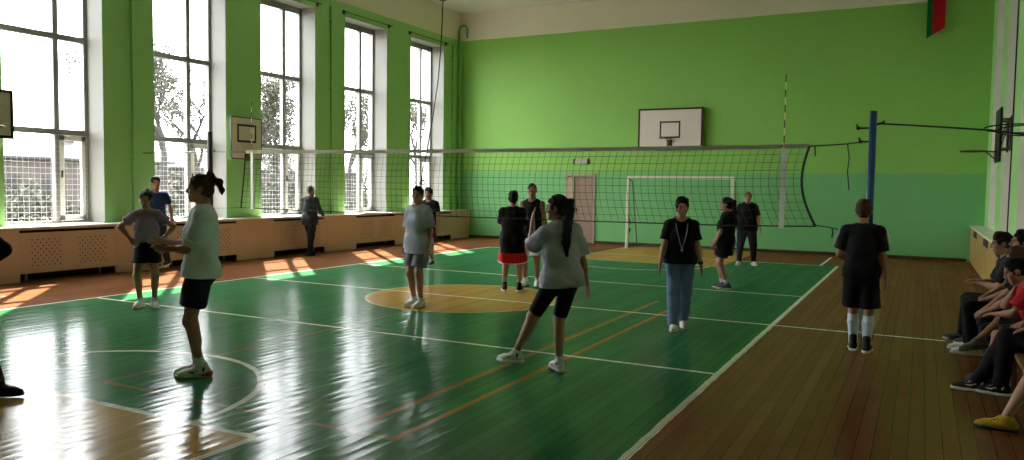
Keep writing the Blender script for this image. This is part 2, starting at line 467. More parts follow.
g = MB(); g.tube([(0, 0, 3.0), (0, 0, 3.06)], 0.052, 10); g.build('clip', M_pipe, o)

# door, sign ------------------------------------------------------------------
M_door = paint('door_brown_grey', srgb(150, 128, 110), 0.5, 0.1, 2)
M_casing = paint('door_casing', srgb(176, 158, 134), 0.5, 0.1, 2)
d = empty('door_1', ((DX0 + DX1) / 2, YF, 0)); d['kind'] = 'structure'
W = (DX1 - DX0) / 2
g = MB(); g.box(-W, -W + 0.22, -0.02, 0.02, 0, DZ - 0.04); g.build('side_leaf', M_casing, d)
g = MB(); g.box(-W + 0.24, W - 0.02, 0.02, 0.06, 0.01, DZ - 0.04)
g.box(-W + 0.32, W - 0.1, 0.012, 0.02, 0.2, 0.9); g.box(-W + 0.32, W - 0.1, 0.012, 0.02, 1.05, 1.9)
lf = g.build('leaf', M_door, d)
g = MB(); g.tube([(-W + 0.3, 0.02, 1.0), (-W + 0.3, -0.03, 1.0), (-W + 0.4, -0.03, 1.0)], 0.01, 6); g.box(-W + 0.28, -W + 0.32, 0.005, 0.02, 0.93, 1.07); g.build('door_handle', M_black, lf)
g = MB(); g.box(-W - 0.05, -W, -0.03, 0.02, 0, DZ + 0.04); g.box(W, W + 0.05, -0.03, 0.02, 0, DZ + 0.04); g.box(-W, W, -0.03, 0.02, DZ - 0.02, DZ + 0.04)
g.build('casing', M_casing, d)
sg = empty('exit_sign', (-3.1, YF, 2.48), 0, 'small pale rectangular sign box mounted above the door', 'sign')
g = MB(); g.box(-0.2, 0.2, -0.05, 0, -0.075, 0.075); g.build('panel', paint('sign_pale', srgb(168, 168, 152), 0.4), sg, False, 0.004)
for sx in (-1, 1):
    g = MB(); g.box(min(sx * 0.2, sx * 0.255), max(sx * 0.2, sx * 0.255), -0.055, 0, -0.085, 0.085); g.build('end_cap', paint('sign_cap', srgb(66, 76, 56), 0.5), sg, False, 0.004)

# basketball backboards ---------------------------------------------------------
def ring_pts(cx, cy, cz, r, n=28): return [(cx + r * math.cos(2 * PI * k / n), cy + r * math.sin(2 * PI * k / n), cz) for k in range(n)]
def backboard(label, loc, rz, w, h, bord, mboard, mline, inner, rimz, off, rim_r=0.225, broken=False, netted=True, rimmed=True):
    """local frame : board faces -y, wall is at +y (off metres behind the board face)"""
    r = empty('basketball_backboard', loc, rz, label, 'basketball backboard', 'basketball backboards')
    g = MB(); cr = 0.03
    poly = []
    for sx, sz, a0 in ((1, 1, 0), (-1, 1, 90), (-1, -1, 180), (1, -1, 270)):
        for k in range(5):
            a = math.radians(a0 + 22.5 * k)
            poly.append((sx * (w / 2 - cr) + cr * math.cos(a), h / 2 + sz * (h / 2 - cr) + cr * math.sin(a)))
    g.prism(poly, 'y', 0.0, 0.03); g.build('board', mboard, r)
    g = MB(); e = bord; y0 = -0.004
    g.box(-w / 2 - 0.004, w / 2 + 0.004, y0, 0.034, h - e, h + 0.004); g.box(-w / 2 - 0.004, w / 2 + 0.004, y0, 0.034, -0.004, e)
    g.box(-w / 2 - 0.004, -w / 2 + e, y0, 0.034, e, h - e); g.box(w / 2 - e, w / 2 + 0.004, y0, 0.034, e, h - e)
    g.build('border', mline, r)
    iw, ih, iz = inner; t_ = 0.045
    g = MB(); y1 = -0.003
    g.box(-iw / 2, iw / 2, y1, 0.001, iz + ih - t_, iz + ih); g.box(-iw / 2, iw / 2, y1, 0.001, iz, iz + t_)
    g.box(-iw / 2, -iw / 2 + t_, y1, 0.001, iz + t_, iz + ih - t_); g.box(iw / 2 - t_, iw / 2, y1, 0.001, iz + t_, iz + ih - t_)
    g.build('target_square', mline, r)
    g = MB(); g.tube(ring_pts(0, -0.13 - rim_r, rimz, rim_r), 0.011, 8, closed=True)
    g.box(-0.075, 0.075, -0.02, 0.0, rimz - 0.20, rimz + 0.02)
    for sx in (-0.05, 0.05): g.tube([(sx, -0.01, rimz - 0.01), (sx * 0.8, -0.15, rimz)], 0.012, 6); g.tube([(sx, -0.01, rimz - 0.16), (sx * 0.8, -0.17, rimz - 0.01)], 0.009, 6)
    rim = g.build('rim', M_rim, r, True)
    g = MB()
    for k in range(10 if netted else 0):
        a = 2 * PI * k / 10; cc = (rim_r * math.cos(a), rim_r * math.sin(a))
        for sgn in (1, -1):
            b = a + sgn * 2 * PI / 10
            L = 0.05 if broken else 0.20
            g.tube([(cc[0], -0.13 - rim_r + cc[1], rimz), (0.8 * rim_r * math.cos(b), -0.13 - rim_r + 0.8 * rim_r * math.sin(b), rimz - L)], 0.003, 4)
    if netted: g.build('rim_net', M_whitecord, rim)
    g = MB()
    for sx in (-0.3, 0.3):
        x = sx * w
        g.tube([(x, 0.03, h * 0.25), (x, off - .03, h * 0.25)], 0.02, 6); g.tube([(x, 0.03, h * 0.8), (x, off - .03, h * 0.8)], 0.02, 6)
        g.tube([(x, 0.03, h * 0.25), (x, off - .035, h * 0.8)], 0.014, 6); g.box(x - .04, x + .04, off - .034, off - .0005, h * .2, h * .86)
    g.box(-0.3 * w, 0.3 * w, off - .034, off - .018, h * .45, h * .52)
    g.build('wall_mount', M_steel, r)
    return r
backboard('large white basketball backboard with dark border on the far wall', (-0.32, YF - 0.18, 2.85), 0, 1.88, 1.14, 0.05, M_board, M_brown, (0.60, 0.48, 0.29), 0.27, 0.18, 0.2, True)
backboard('small white basketball backboard with rounded corners on the pier between two tall windows', (XL + 0.16, 2.5, 2.22), PI / 2, 0.88, 0.92, 0.016, M_board, M_black, (0.55, 0.40, 0.37), 0.16, 0.16, netted=False)
backboard('grey basketball backboard with thick black border in front of the first tall window', (XL + 0.28, -3.22, 2.37), PI / 2, 1.2, 0.78, 0.045, M_board_backlit, M_black, (0.5, 0.34, 0.34), 0.16, 0.28, netted=False)
backboard('dark basketball backboard seen edge-on, its bare rim sticking out beside the coiled cable', (XR - 0.20, 6.55, 2.27), -PI / 2, 0.95, 0.95, 0.05, M_black, M_black, (0.55, 0.40, 0.36), 0.2, 0.20, netted=False)

# net, posts, cables ---------------------------------------------------------------
net = empty('volleyball_net', (0, 0, 0), 0, 'long dark volleyball net with pale top tape stretched across the court', 'volleyball net')
NT_TOP, NT_BOT = 2.235, 1.25
def net_xy(u, v):
    """u 0..1 along, v 0..1 up"""
    xl = -4.66 - 0.11 * (1 - v) ; xr = 4.87 - 0.06 * math.sin(PI * v) * 1.6 + 0.10 * (1 - v) ** 2
    x = xl + (xr - xl) * u
    y = 0.025 * math.sin(u * 17) * math.sin(PI * v) + 0.012 * math.sin(u * 41 + 2 * v)
    zt = NT_TOP + 0.02 * (2 * u - 1) ** 2; zb = NT_BOT - 0.02 * math.sin(PI * u) + 0.03 * max(0, u - 0.9) * 10 * 0.6
    return (x, y, zb + (zt - zb) * v)
g = MB(); NV, NH = 96, 10
for i in range(1, NV): g.tube([net_xy(i / NV, v / 8) for v in range(9)], 0.0025, 4, cap=False)
for j in range(1, NH): g.tube([net_xy(u / 96, j / NH) for u in range(97)], 0.0025, 4, cap=False)
g.build('mesh', M_cord, net)
g = MB()
for i in range(48):
    a, b = net_xy(i / 48, 1), net_xy((i + 1) / 48, 1)
    g.add([(a[0], a[1] - .006, a[2] - .03), (b[0], b[1] - .006, b[2] - .03), (b[0], b[1] - .006, b[2] + .028), (a[0], a[1] - .006, a[2] + .028),
           (a[0], a[1] + .006, a[2] - .03), (b[0], b[1] + .006, b[2] - .03), (b[0], b[1] + .006, b[2] + .028), (a[0], a[1] + .006, a[2] + .028)],
          [(0, 1, 2, 3), (7, 6, 5, 4), (0, 4, 5, 1), (3, 2, 6, 7)])
g.build('top_tape', M_tape, net)
MB().tube([net_xy(u / 60, 0) for u in range(61)], 0.008, 6).build('bottom_rope', M_cord, net)
MB().tube([net_xy(0, v / 12) for v in range(13)], 0.013, 6).build('side_rope', M_cord, net)
MB().tube([net_xy(1, v / 12) for v in range(13)], 0.015, 6).build('side_rope', M_cord, net)
M_yel = paint('antenna_pale_yellow', srgb(226, 226, 150), 0.4)
for xx in (-4.48, 4.57):
    g = MB(); g.box(xx - 0.03, xx + 0.03, -0.02, 0.02, NT_BOT - 0.02, NT_TOP); an = g.build('antenna_sleeve', M_whitecord, net)
    g = MB()
    for k in range(10): g.tube([(xx, -0.02, 2.2 + 0.094 * k), (xx, -0.02, 2.2 + 0.094 * (k + 1))], 0.007, 6, mi=k % 2)
    g.build('antenna_rod', [M_yel, M_charcoal], an)
# tie lines that belong to the net
def cable(name, pts, r, mat, parent=None, n=6): return MB().tube(pts, r, n).build(name, mat, parent, True)
cable('tie_line', [(4.85, 0, 2.25), (5.3, 0, 2.275), (5.45, 0, 2.297)], 0.007, M_cable, net)
cable('tie_line', [(4.93, 0, 1.29), (5.2, 0, 1.25), (5.34, 0, 1.22), (5.525, 0.0, 1.16)], 0.006, M_cable, net)
cable('tie_line', [(-4.66, 0, 2.25), (-5.43, 0, 2.26)], 0.006, M_cable, net)
cable('tie_line', [(-4.77, 0, 1.25), (-5.50, 0, 1.22)], 0.005, M_cable, net)
cable('loose_end', [(4.93, 0, 2.25), (4.935, 0, 2.2), (4.94, 0, 2.13)], 0.008, M_cable, net)
cable('loose_end', [(5.30, -0.02, 2.27), (5.325, -0.02, 2.1), (5.31, -0.02, 1.95), (5.335, -0.02, 1.72)], 0.006, M_cable, net)
cable('loose_end', [(5.16, 0, 1.25), (5.17, 0, 1.2), (5.16, 0, 1.14)], 0.008, M_cable, net)

po = empty('net_post', (5.57, 0, 0), 0, 'tall blue net post behind the player in white knee-high socks', 'net post', 'volleyball net posts')
MB().tube([(0, 0, 0), (0, 0, 2.66)], 0.042, 16).build('post', M_blue, po, True)
MB().tube([(0, 0, 0), (0, 0, 0.012)], 0.10, 16).build('base_plate', M_steel, po)
for z, L in ((2.46, -0.14), (2.30, -0.11)):
    g = MB(); g.tube([(-0.03, 0, z), (L, 0, z), (L - 0.03, 0, z + 0.02), (L - 0.04, 0, z + 0.05)], 0.010, 6); g.tube([(L - 0.02, -0.02, z), (L - 0.02, 0.02, z)], 0.022, 8); g.build('hook', M_cable, po)
g = MB(); g.tube([(0.03, 0, 2.50), (0.1, 0, 2.515), (0.12, 0, 2.54)], 0.014, 6); g.build('hook', M_cable, po)
po2 = empty('net_post', (-5.55, 0, 0), 0, 'dark charcoal net post behind the woman in the white polo shirt', 'net post', 'volleyball net posts')
MB().tube([(0, 0, 0), (0, 0, 2.63)], 0.045, 16).build('post', M_charcoal, po2, True)
MB().tube([(0, 0, 0), (0, 0, 0.012)], 0.10, 16).build('base_plate', M_steel, po2)
g = MB(); g.tube([(0.03, 0, 2.26), (0.11, 0, 2.26), (0.13, 0, 2.3)], 0.010, 6); g.build('hook', M_cable, po2)
tag(cable('tension_cable', [(-5.6, 0, 2.26), (-6.5, 0.0, 2.26), (XL + 0.13, 0.0, 2.25), (XL, 0, 2.25)], 0.009, M_cable), 'thin dark cable running from the charcoal net post to the green pier', 'cable', 'net tension cables')
c1 = empty('tension_cable', (5.62, 0, 2.51), 0, 'thick dark cable from the blue post to the wall, its end coiled in loops', 'cable', 'net tension cables')
cable('line', [(0.02, 0, 0), (0.5, 0, -0.04), (1.14, 0, -0.10), (1.5, 0.0, -0.16), (XR - 5.62, 0.0, -0.22)], 0.010, M_cable, c1)
lp = [(1.08 + 0.36 * (1 - math.cos(2 * PI * k / 24)) , 0.09 * math.sin(2 * PI * k / 24), -0.085 + 0.055 * math.sin(2 * PI * k / 24)) for k in range(25)]
cable('coil', lp, 0.008, M_cable, c1)
lp = [(1.2 + 0.3 * (1 - math.cos(2 * PI * k / 24)) , 0.12 * math.sin(2 * PI * k / 24), -0.11 - 0.05 * math.sin(2 * PI * k / 24)) for k in range(25)]
cable('coil', lp, 0.008, M_cable, c1)
g = MB(); g.box(XR - 5.62 - 0.05, XR - 5.62, -0.06, 0.06, -0.3, -0.14); g.build('wall_plate', M_steel, c1)

# climbing rope, drawn aside towards the window wall
ro = empty('climbing_rope', (-6.95, 10.02, ZC), 0, 'thin dark climbing rope hanging from the ceiling by the last tall window', 'rope')
MB().tube([(0, 0, 0), (0, -.03, -.7), (0, -.08, -1.34), (0, -.22, -2.4), (0, -.49, -3.53), (0, -.80, -4.6), (0, -1.10, -5.5)], 0.017, 8).build('rope', M_cable, ro, True)
g = MB(); g.tube([(0, -1.09, -5.47), (0, -1.13, -5.6)], 0.03, 8); g.build('end_knot', M_cable, ro, True)
g = MB(); g.box(-0.08, 0.08, -0.08, 0.08, -0.02, 0.0); g.tube([(0, 0, -0.02), (0, 0, -0.07)], 0.03, 8); g.build('ceiling_hook', M_steel, ro)

# flag (red with a green edge) high on the right ------------------------------------
fl = empty('flag', (6.25, YF - 0.05, 5.45), 0, 'red and green flag hanging high up on the green far wall', 'flag')
M_red = cloth('flag_red', srgb(176, 30, 38)); M_grn = cloth('flag_green', srgb(20, 110, 50))
def cloth_strip(x0, x1, zb0, zb1, z1, name, mat):
    g = MB(); vs = []; n = 8; m = 12
    for th in (-0.004, 0.004):
        for j in range(m + 1):
            for i in range(n + 1):
                u = i / n; v = j / m; x = x0 + (x1 - x0) * u; zb = zb0 + (zb1 - zb0) * u
                vs.append((x, -0.12 + 0.03 * math.sin(9 * (x) + 2 * v) + th, zb + (z1 - zb) * v))
    fs = []; K = (n + 1) * (m + 1)
    for j in range(m):
        for i in range(n):
            a = j * (n + 1) + i
            fs.append((a, a + 1, a + n + 2, a + n + 1)); fs.append((K + a + n + 1, K + a + n + 2, K + a + 1, K + a))
    g.add(vs, fs); g.build(name, mat, fl, True)
cloth_strip(-0.18, -0.06, 0.02, 0.10, 1.55, 'green_stripe', M_grn)
cloth_strip(-0.06, 0.22, 0.10, 0.27, 1.55, 'red_field', M_red)
g = MB(); g.tube([(-0.2, 0.03, 1.3), (-0.2, -0.12, 1.58)], 0.012, 6); g.tube([(-0.25, -0.12, 1.56), (0.3, -0.12, 1.56)], 0.012, 6); g.build('wall_mount', M_steel, fl)

# mini-football goal by the far wall ---------------------------------------------------
go = empty('football_goal', (0.26, 10.7, 0), 0, 'white metal football goal frame standing in front of the far wall', 'goal')
M_gw = paint('goal_white', srgb(216, 214, 190), 0.4)
W = 1.44
for sx in (-1, 1):
    g = MB(); g.box(sx * W - 0.04, sx * W + 0.04, -0.04, 0.04, 0, 2.0); g.build('post', M_gw, go, False, 0.008)
    g = MB(); g.tube([(sx * W, 0.03, 1.96), (sx * W, 0.35, 1.9), (sx * W, 0.9, 0.04)], 0.018, 8); g.tube([(sx * W, 0.04, 0.03), (sx * W, 0.92, 0.03)], 0.018, 8); g.build('side_frame', M_steel, go)
g = MB(); g.box(-W - 0.04, W + 0.04, -0.04, 0.04, 1.96, 2.04); g.build('crossbar', M_gw, go, False, 0.008)
MB().tube([(-W, 0.92, 0.03), (W, 0.92, 0.03)], 0.018, 8).build('ground_bar', M_steel, go)
g = MB()
for k in range(9): g.tube([(-W + 0.03 + 0.02 * math.sin(k * 2.2), 0.06 + 0.02 * math.cos(k * 3), 0.95 - 0.07 * k), (-W + 0.09 * math.sin(k), 0.07, 0.72 - 0.02 * k)], 0.012, 5)
g.tube([(-W, 0.05, 1.95), (-W + 0.02, 0.07, 1.4), (-W + 0.03, 0.06, 0.9)], 0.01, 5)
g.build('bunched_net', M_cord, go)

# yellowish wooden boxing units under the windows of the right wall ----------------------------------------
M_cab = paint('cabinet_wood', srgb(168, 136, 76), 0.45, 0.15, 3)
M_top = paint('cabinet_top', srgb(222, 224, 206), 0.4, 0.06, 2)
CX = 7.22
rank = ['in the far corner', 'second from the far corner', 'third from the far corner', 'behind the seated spectators']
ys_ = [YF - 0.01, 8.42, 5.47, 2.56, -0.4]
for n in range(4):
    y1, y0 = ys_[n], ys_[n + 1]; L = (y1 - y0) / 2
    r = empty('radiator_cabinet', (CX, (y0 + y1) / 2, 0), 0, 'low yellowish wooden radiator cabinet with a dark slot, ' + rank[n], 'cabinet', 'wooden cabinets below the blinds')
    g = MB(); g.box(0.02, XR - CX - 0.01, -L + .004, L - .004, 0.0, 0.862); g.build('body', M_cab, r)
    K = 4; wd_ = 2 * L / K
    for k in range(K):
        g = MB(); g.box(0.0, 0.02, -L + k * wd_ + 0.008, -L + (k + 1) * wd_ - 0.008, 0.05, 0.855); g.build('panel', M_cab, r, False, 0.004)
    g = MB(); g.box(-0.004, 0.004, -0.62, 0.55, 0.69, 0.83); g.build('vent_slot', M_dark, r)
struct(MB().box(CX - 0.03, XR, ys_[4], YF, 0.865, 0.90).build('trim_30', M_top))
# dark cable on the right wall
tag(cable('wall_cable', [(XR - 0.015, 6.1, 0.95), (XR - 0.015, 6.05, 2.3), (XR - 0.02, 6.0, 5.0), (XR - 0.015, 5.95, 7.25)], 0.012, M_cable), 'dark vertical cable running up the wall above the wooden cabinets', 'cable')

# bench along the right wall ------------------------------------------------------------------
M_bench = paint('bench_wood', srgb(120, 84, 50), 0.5, 0.15, 4)
def bench(label, y0, y1):
    r = empty('bench', (7.0, (y0 + y1) / 2, 0), 0, label, 'bench', 'low benches along the right wall')
    L = (y1 - y0) / 2
    for k in range(2):
        g = MB(); g.box(-0.15 + k * 0.155, -0.005 + k * 0.155, -L, L, 0.34, 0.375); g.build('seat_plank', M_bench, r, False, 0.004)
    for sy in (-L + 0.25, L - 0.25):
        for sx in (-0.12, 0.12):
            g = MB(); g.box(sx - 0.02, sx + 0.02, sy - 0.025, sy + 0.025, 0, 0.34); g.build('leg', M_bench, r)
bench('low wooden bench under the boy in red and the spectators beyond him', -1.95, 0.75)
bench('low wooden bench under the wearers of the yellow and black-and-white trainers', -4.7, -2.0)

# =============================================================== PEOPLE
# bodies and clothes are implicit surfaces (smoothly joined tapered limbs), meshed with surface nets
V3 = lambda *a: np.array(a, dtype=float)
def nrm(v): v = np.asarray(v, float); return v / (np.linalg.norm(v) + 1e-9)

class Field:
    def __init__(s): s.ops = []
    def seg(s, a, b, ra, rb=None, k=0.02, ax=None, sq=1.0, flat=False, sub=False):
        """tapered limb; sq>1 flattens it along ax; flat = square-cut ends"""
        s.ops.append(('seg', np.asarray(a, float), np.asarray(b, float), ra, ra if rb is None else rb, k, None if ax is None else nrm(ax), sq, flat, sub)); return s
    def ell(s, c, r, axes=None, k=0.02, sub=False):
        s.ops.append(('ell', np.asarray(c, float), np.asarray(r, float), np.eye(3) if axes is None else np.asarray(axes, float), k, sub)); return s
    def cut(s, p, n):
        """remove everything on the side n points to"""
        s.ops.append(('cut', np.asarray(p, float), nrm(n))); return s
    def noise(s, amp, freq, seed=0):
        s.ops.append(('noise', amp, freq, seed)); return s
    def bounds(s):
        lo = V3(9, 9, 9); hi = -lo
        for o in s.ops:
            if o[0] == 'seg' and not o[9]:
                R = max(o[3], o[4]) + 0.03
                lo = np.minimum(lo, np.minimum(o[1], o[2]) - R); hi = np.maximum(hi, np.maximum(o[1], o[2]) + R)
            if o[0] == 'ell' and not o[5]:
                R = max(o[2]) + 0.03
                lo = np.minimum(lo, o[1] - R); hi = np.maximum(hi, o[1] + R)
        return lo, hi
    def mesh(s, h):
        lo, hi = s.bounds(); n = np.ceil((hi - lo) / h).astype(int) + 2
        F = np.full(n, 0.5, dtype=np.float32)
        ax = [lo[i] + h * np.arange(n[i]) for i in range(3)]
        def sub(l, u):
            i0 = np.maximum(0, np.floor((l - lo) / h).astype(int)); i1 = np.minimum(n, np.ceil((u - lo) / h).astype(int) + 1)
            sl = tuple(slice(a, b) for a, b in zip(i0, i1))
            return sl, np.meshgrid(ax[0][sl[0]], ax[1][sl[1]], ax[2][sl[2]], indexing='ij', sparse=True)
        def smin(a, b, k):
            if k <= 1e-5: return np.minimum(a, b)
            q = np.maximum(k - np.abs(a - b), 0) / k
            return np.minimum(a, b) - q * q * k * 0.25
        for o in s.ops:
            if o[0] == 'seg':
                _, a, b, ra, rb, k, axn, sq, flat, sb = o
                R = max(ra, rb) + k + 2.5 * h
                sl, (X, Y, Z) = sub(np.minimum(a, b) - R, np.maximum(a, b) + R)
                if 0 in [q.stop - q.start for q in sl]: continue
                d = b - a; L2 = d @ d + 1e-9; L = math.sqrt(L2)
                px, py, pz = X - a[0], Y - a[1], Z - a[2]
                t = (px * d[0] + py * d[1] + pz * d[2]) / L2
                tc = np.clip(t, 0, 1)
                if flat:
                    vx, vy, vz = px - t * d[0], py - t * d[1], pz - t * d[2]
                else:
                    vx, vy, vz = px - tc * d[0], py - tc * d[1], pz - tc * d[2]
                if axn is not None:
                    c = (vx * axn[0] + vy * axn[1] + vz * axn[2]) * (sq - 1)
                    vx, vy, vz = vx + c * axn[0], vy + c * axn[1], vz + c * axn[2]
                D = np.sqrt(vx * vx + vy * vy + vz * vz) - (ra + (rb - ra) * tc)
                if flat: D = np.maximum(D, (np.abs(t - 0.5) - 0.5) * L)
                F[sl] = (-smin(-F[sl], D, k) if sb else smin(F[sl], D, k)).astype(np.float32)
            elif o[0] == 'ell':
                _, c, r, A, k, sb = o
                R = max(r) + k + 2.5 * h
                sl, (X, Y, Z) = sub(c - R, c + R)
                if 0 in [q.stop - q.start for q in sl]: continue
                px, py, pz = X - c[0], Y - c[1], Z - c[2]
                q = [(px * A[i][0] + py * A[i][1] + pz * A[i][2]) / r[i] for i in range(3)]
                k0 = np.sqrt(q[0] ** 2 + q[1] ** 2 + q[2] ** 2); k1 = np.sqrt((q[0] / r[0]) ** 2 + (q[1] / r[1]) ** 2 + (q[2] / r[2]) ** 2) + 1e-9
                D = k0 * (k0 - 1) / k1
                F[sl] = (-smin(-F[sl], D, k) if sb else smin(F[sl], D, k)).astype(np.float32)
            elif o[0] == 'cut':
                X, Y, Z = np.meshgrid(*ax, indexing='ij', sparse=True)
                D = (X - o[1][0]) * o[2][0] + (Y - o[1][1]) * o[2][1] + (Z - o[1][2]) * o[2][2]
                F = np.maximum(F, D).astype(np.float32)
            elif o[0] == 'noise':
                X, Y, Z = np.meshgrid(*ax, indexing='ij', sparse=True); f = o[2]; e = o[3]
                N = np.sin(f * X + 1.3 * e + 2.0 * np.sin(0.6 * f * Z + e)) * np.sin(0.9 * f * Y + 2.1 * e + 1.5 * np.sin(0.5 * f * X)) + 0.6 * np.sin(1.1 * f * Z + 1.7 * f * (X + Y) * 0.5 + e)
                F = (F + o[1] * N).astype(np.float32)
        F[0], F[-1], F[:, 0], F[:, -1], F[:, :, 0], F[:, :, -1] = .5, .5, .5, .5, .5, .5
        # ---- surface nets
        S = F < 0
        C = np.zeros(np.array(F.shape) - 1, dtype=np.int8)
        for i in (0, 1):
            for j in (0, 1):
                for k in (0, 1): C += S[i:F.shape[0] - 1 + i, j:F.shape[1] - 1 + j, k:F.shape[2] - 1 + k]
        act = (C > 0) & (C < 8)
        I, J, K = np.nonzero(act); m = len(I)
        if m == 0: return np.zeros((0, 3)), np.zeros((0, 4), int)
        idx = np.full(C.shape, -1, dtype=np.int64); idx[I, J, K] = np.arange(m)
        P = np.zeros((m, 3)); W = np.zeros(m)
        crn = [(i, j, k) for i in (0, 1) for j in (0, 1) for k in (0, 1)]
        for a in crn:
            for axi in range(3):
                if a[axi]: continue
                b = list(a); b[axi] = 1
                fa = F[I + a[0], J + a[1], K + a[2]]; fb = F[I + b[0], J + b[1], K + b[2]]
                cr = (fa < 0) != (fb < 0)
                t = np.where(cr, fa / np.where(cr, fa - fb, 1), 0)
                q = np.array(a, float)[None, :].repeat(m, 0); q[:, axi] = t
                P[cr] += q[cr]; W[cr] += 1
        P = P / W[:, None] + np.stack([I, J, K], 1)
        P = lo + P * h
        quads = []
        for axi in range(3):
            u, v = [(1, 2), (2, 0), (0, 1)][axi]
            sl0 = [slice(None)] * 3; sl1 = [slice(None)] * 3
            sl0[axi] = slice(0, -1); sl1[axi] = slice(1, None)
            A, B = S[tuple(sl0)], S[tuple(sl1)]
            E = np.argwhere(A != B)
            ok = (E[:, u] > 0) & (E[:, v] > 0) & (E[:, u] < C.shape[u]) & (E[:, v] < C.shape[v])
            E = E[ok]
            ins = A[E[:, 0], E[:, 1], E[:, 2]]
            def at(du, dv):
                q = E.copy(); q[:, u] += du; q[:, v] += dv
                return idx[q[:, 0], q[:, 1], q[:, 2]]
            Q = np.stack([at(-1, -1), at(0, -1), at(0, 0), at(-1, 0)], 1)
            Q[~ins] = Q[~ins][:, ::-1]
            quads.append(Q)
        Q = np.concatenate(quads); Q = Q[(Q >= 0).all(1)]
        return P, Q

def mesh_obj(name, P, Q, mat, parent, colors=None):
    me = bpy.data.meshes.new(name)
    me.vertices.add(len(P)); me.vertices.foreach_set('co', P.astype(np.float32).ravel())
    me.loops.add(4 * len(Q)); me.loops.foreach_set('vertex_index', Q.astype(np.int32).ravel())
    me.polygons.add(len(Q)); me.polygons.foreach_set('loop_start', np.arange(0, 4 * len(Q), 4, dtype=np.int32))
    me.polygons.foreach_set('use_smooth', np.ones(len(Q), dtype=bool))
    me.update(); me.validate()
    me.materials.append(mat)
    if colors is not None:
        at = me.color_attributes.new('Col', 'FLOAT_COLOR', 'POINT')
        at.data.foreach_set('color', colors.astype(np.float32).ravel())
    o = bpy.data.objects.new(name, me); COL.objects.link(o); o.parent = parent
    return o
def fobj(name, F, h, mat, parent):
    P, Q = F.mesh(h)
    return mesh_obj(name, P, Q, mat, parent)

def ik(a, c, l1, l2, pole):
    a = np.asarray(a, float); c = np.asarray(c, float); d = c - a; D = np.linalg.norm(d)
    D2 = min(D, (l1 + l2) * 0.999); u = d / (D + 1e-9); c = a + u * D2
    x = (l1 * l1 - l2 * l2 + D2 * D2) / (2 * D2); y = math.sqrt(max(l1 * l1 - x * x, 0))
    p = nrm(np.asarray(pole, float) - u * (np.asarray(pole, float) @ u))
    return a + u * x + p * y, c

def rotz(v, a):
    c, s_ = math.cos(a), math.sin(a); v = np.asarray(v, float)
    return V3(c * v[0] - s_ * v[1], s_ * v[0] + c * v[1], v[2])

M_skin = skinmat('skin')
SK = {'fair': (0.50, 0.27, 0.185), 'tan': (0.40, 0.205, 0.13), 'deep': (0.33, 0.165, 0.10)}
HAIR = {k: hairmat('hair_' + k, c) for k, c in {'black': srgb(20, 18, 18), 'dark': srgb(42, 30, 24), 'brown': srgb(72, 50, 36), 'fair': srgb(112, 86, 58), 'grey': srgb(100, 92, 84)}.items()}
CL = {}
def clm(name, rgb):
    if name not in CL: CL[name] = cloth('cloth_' + name, srgb(*rgb))
    return CL[name]
BLACK = lambda: clm('black', (17, 17, 20))
M_sole_w = paint('sole_white', srgb(224, 222, 214), 0.6); M_sole_k = paint('sole_dark', srgb(36, 34, 34), 0.7)

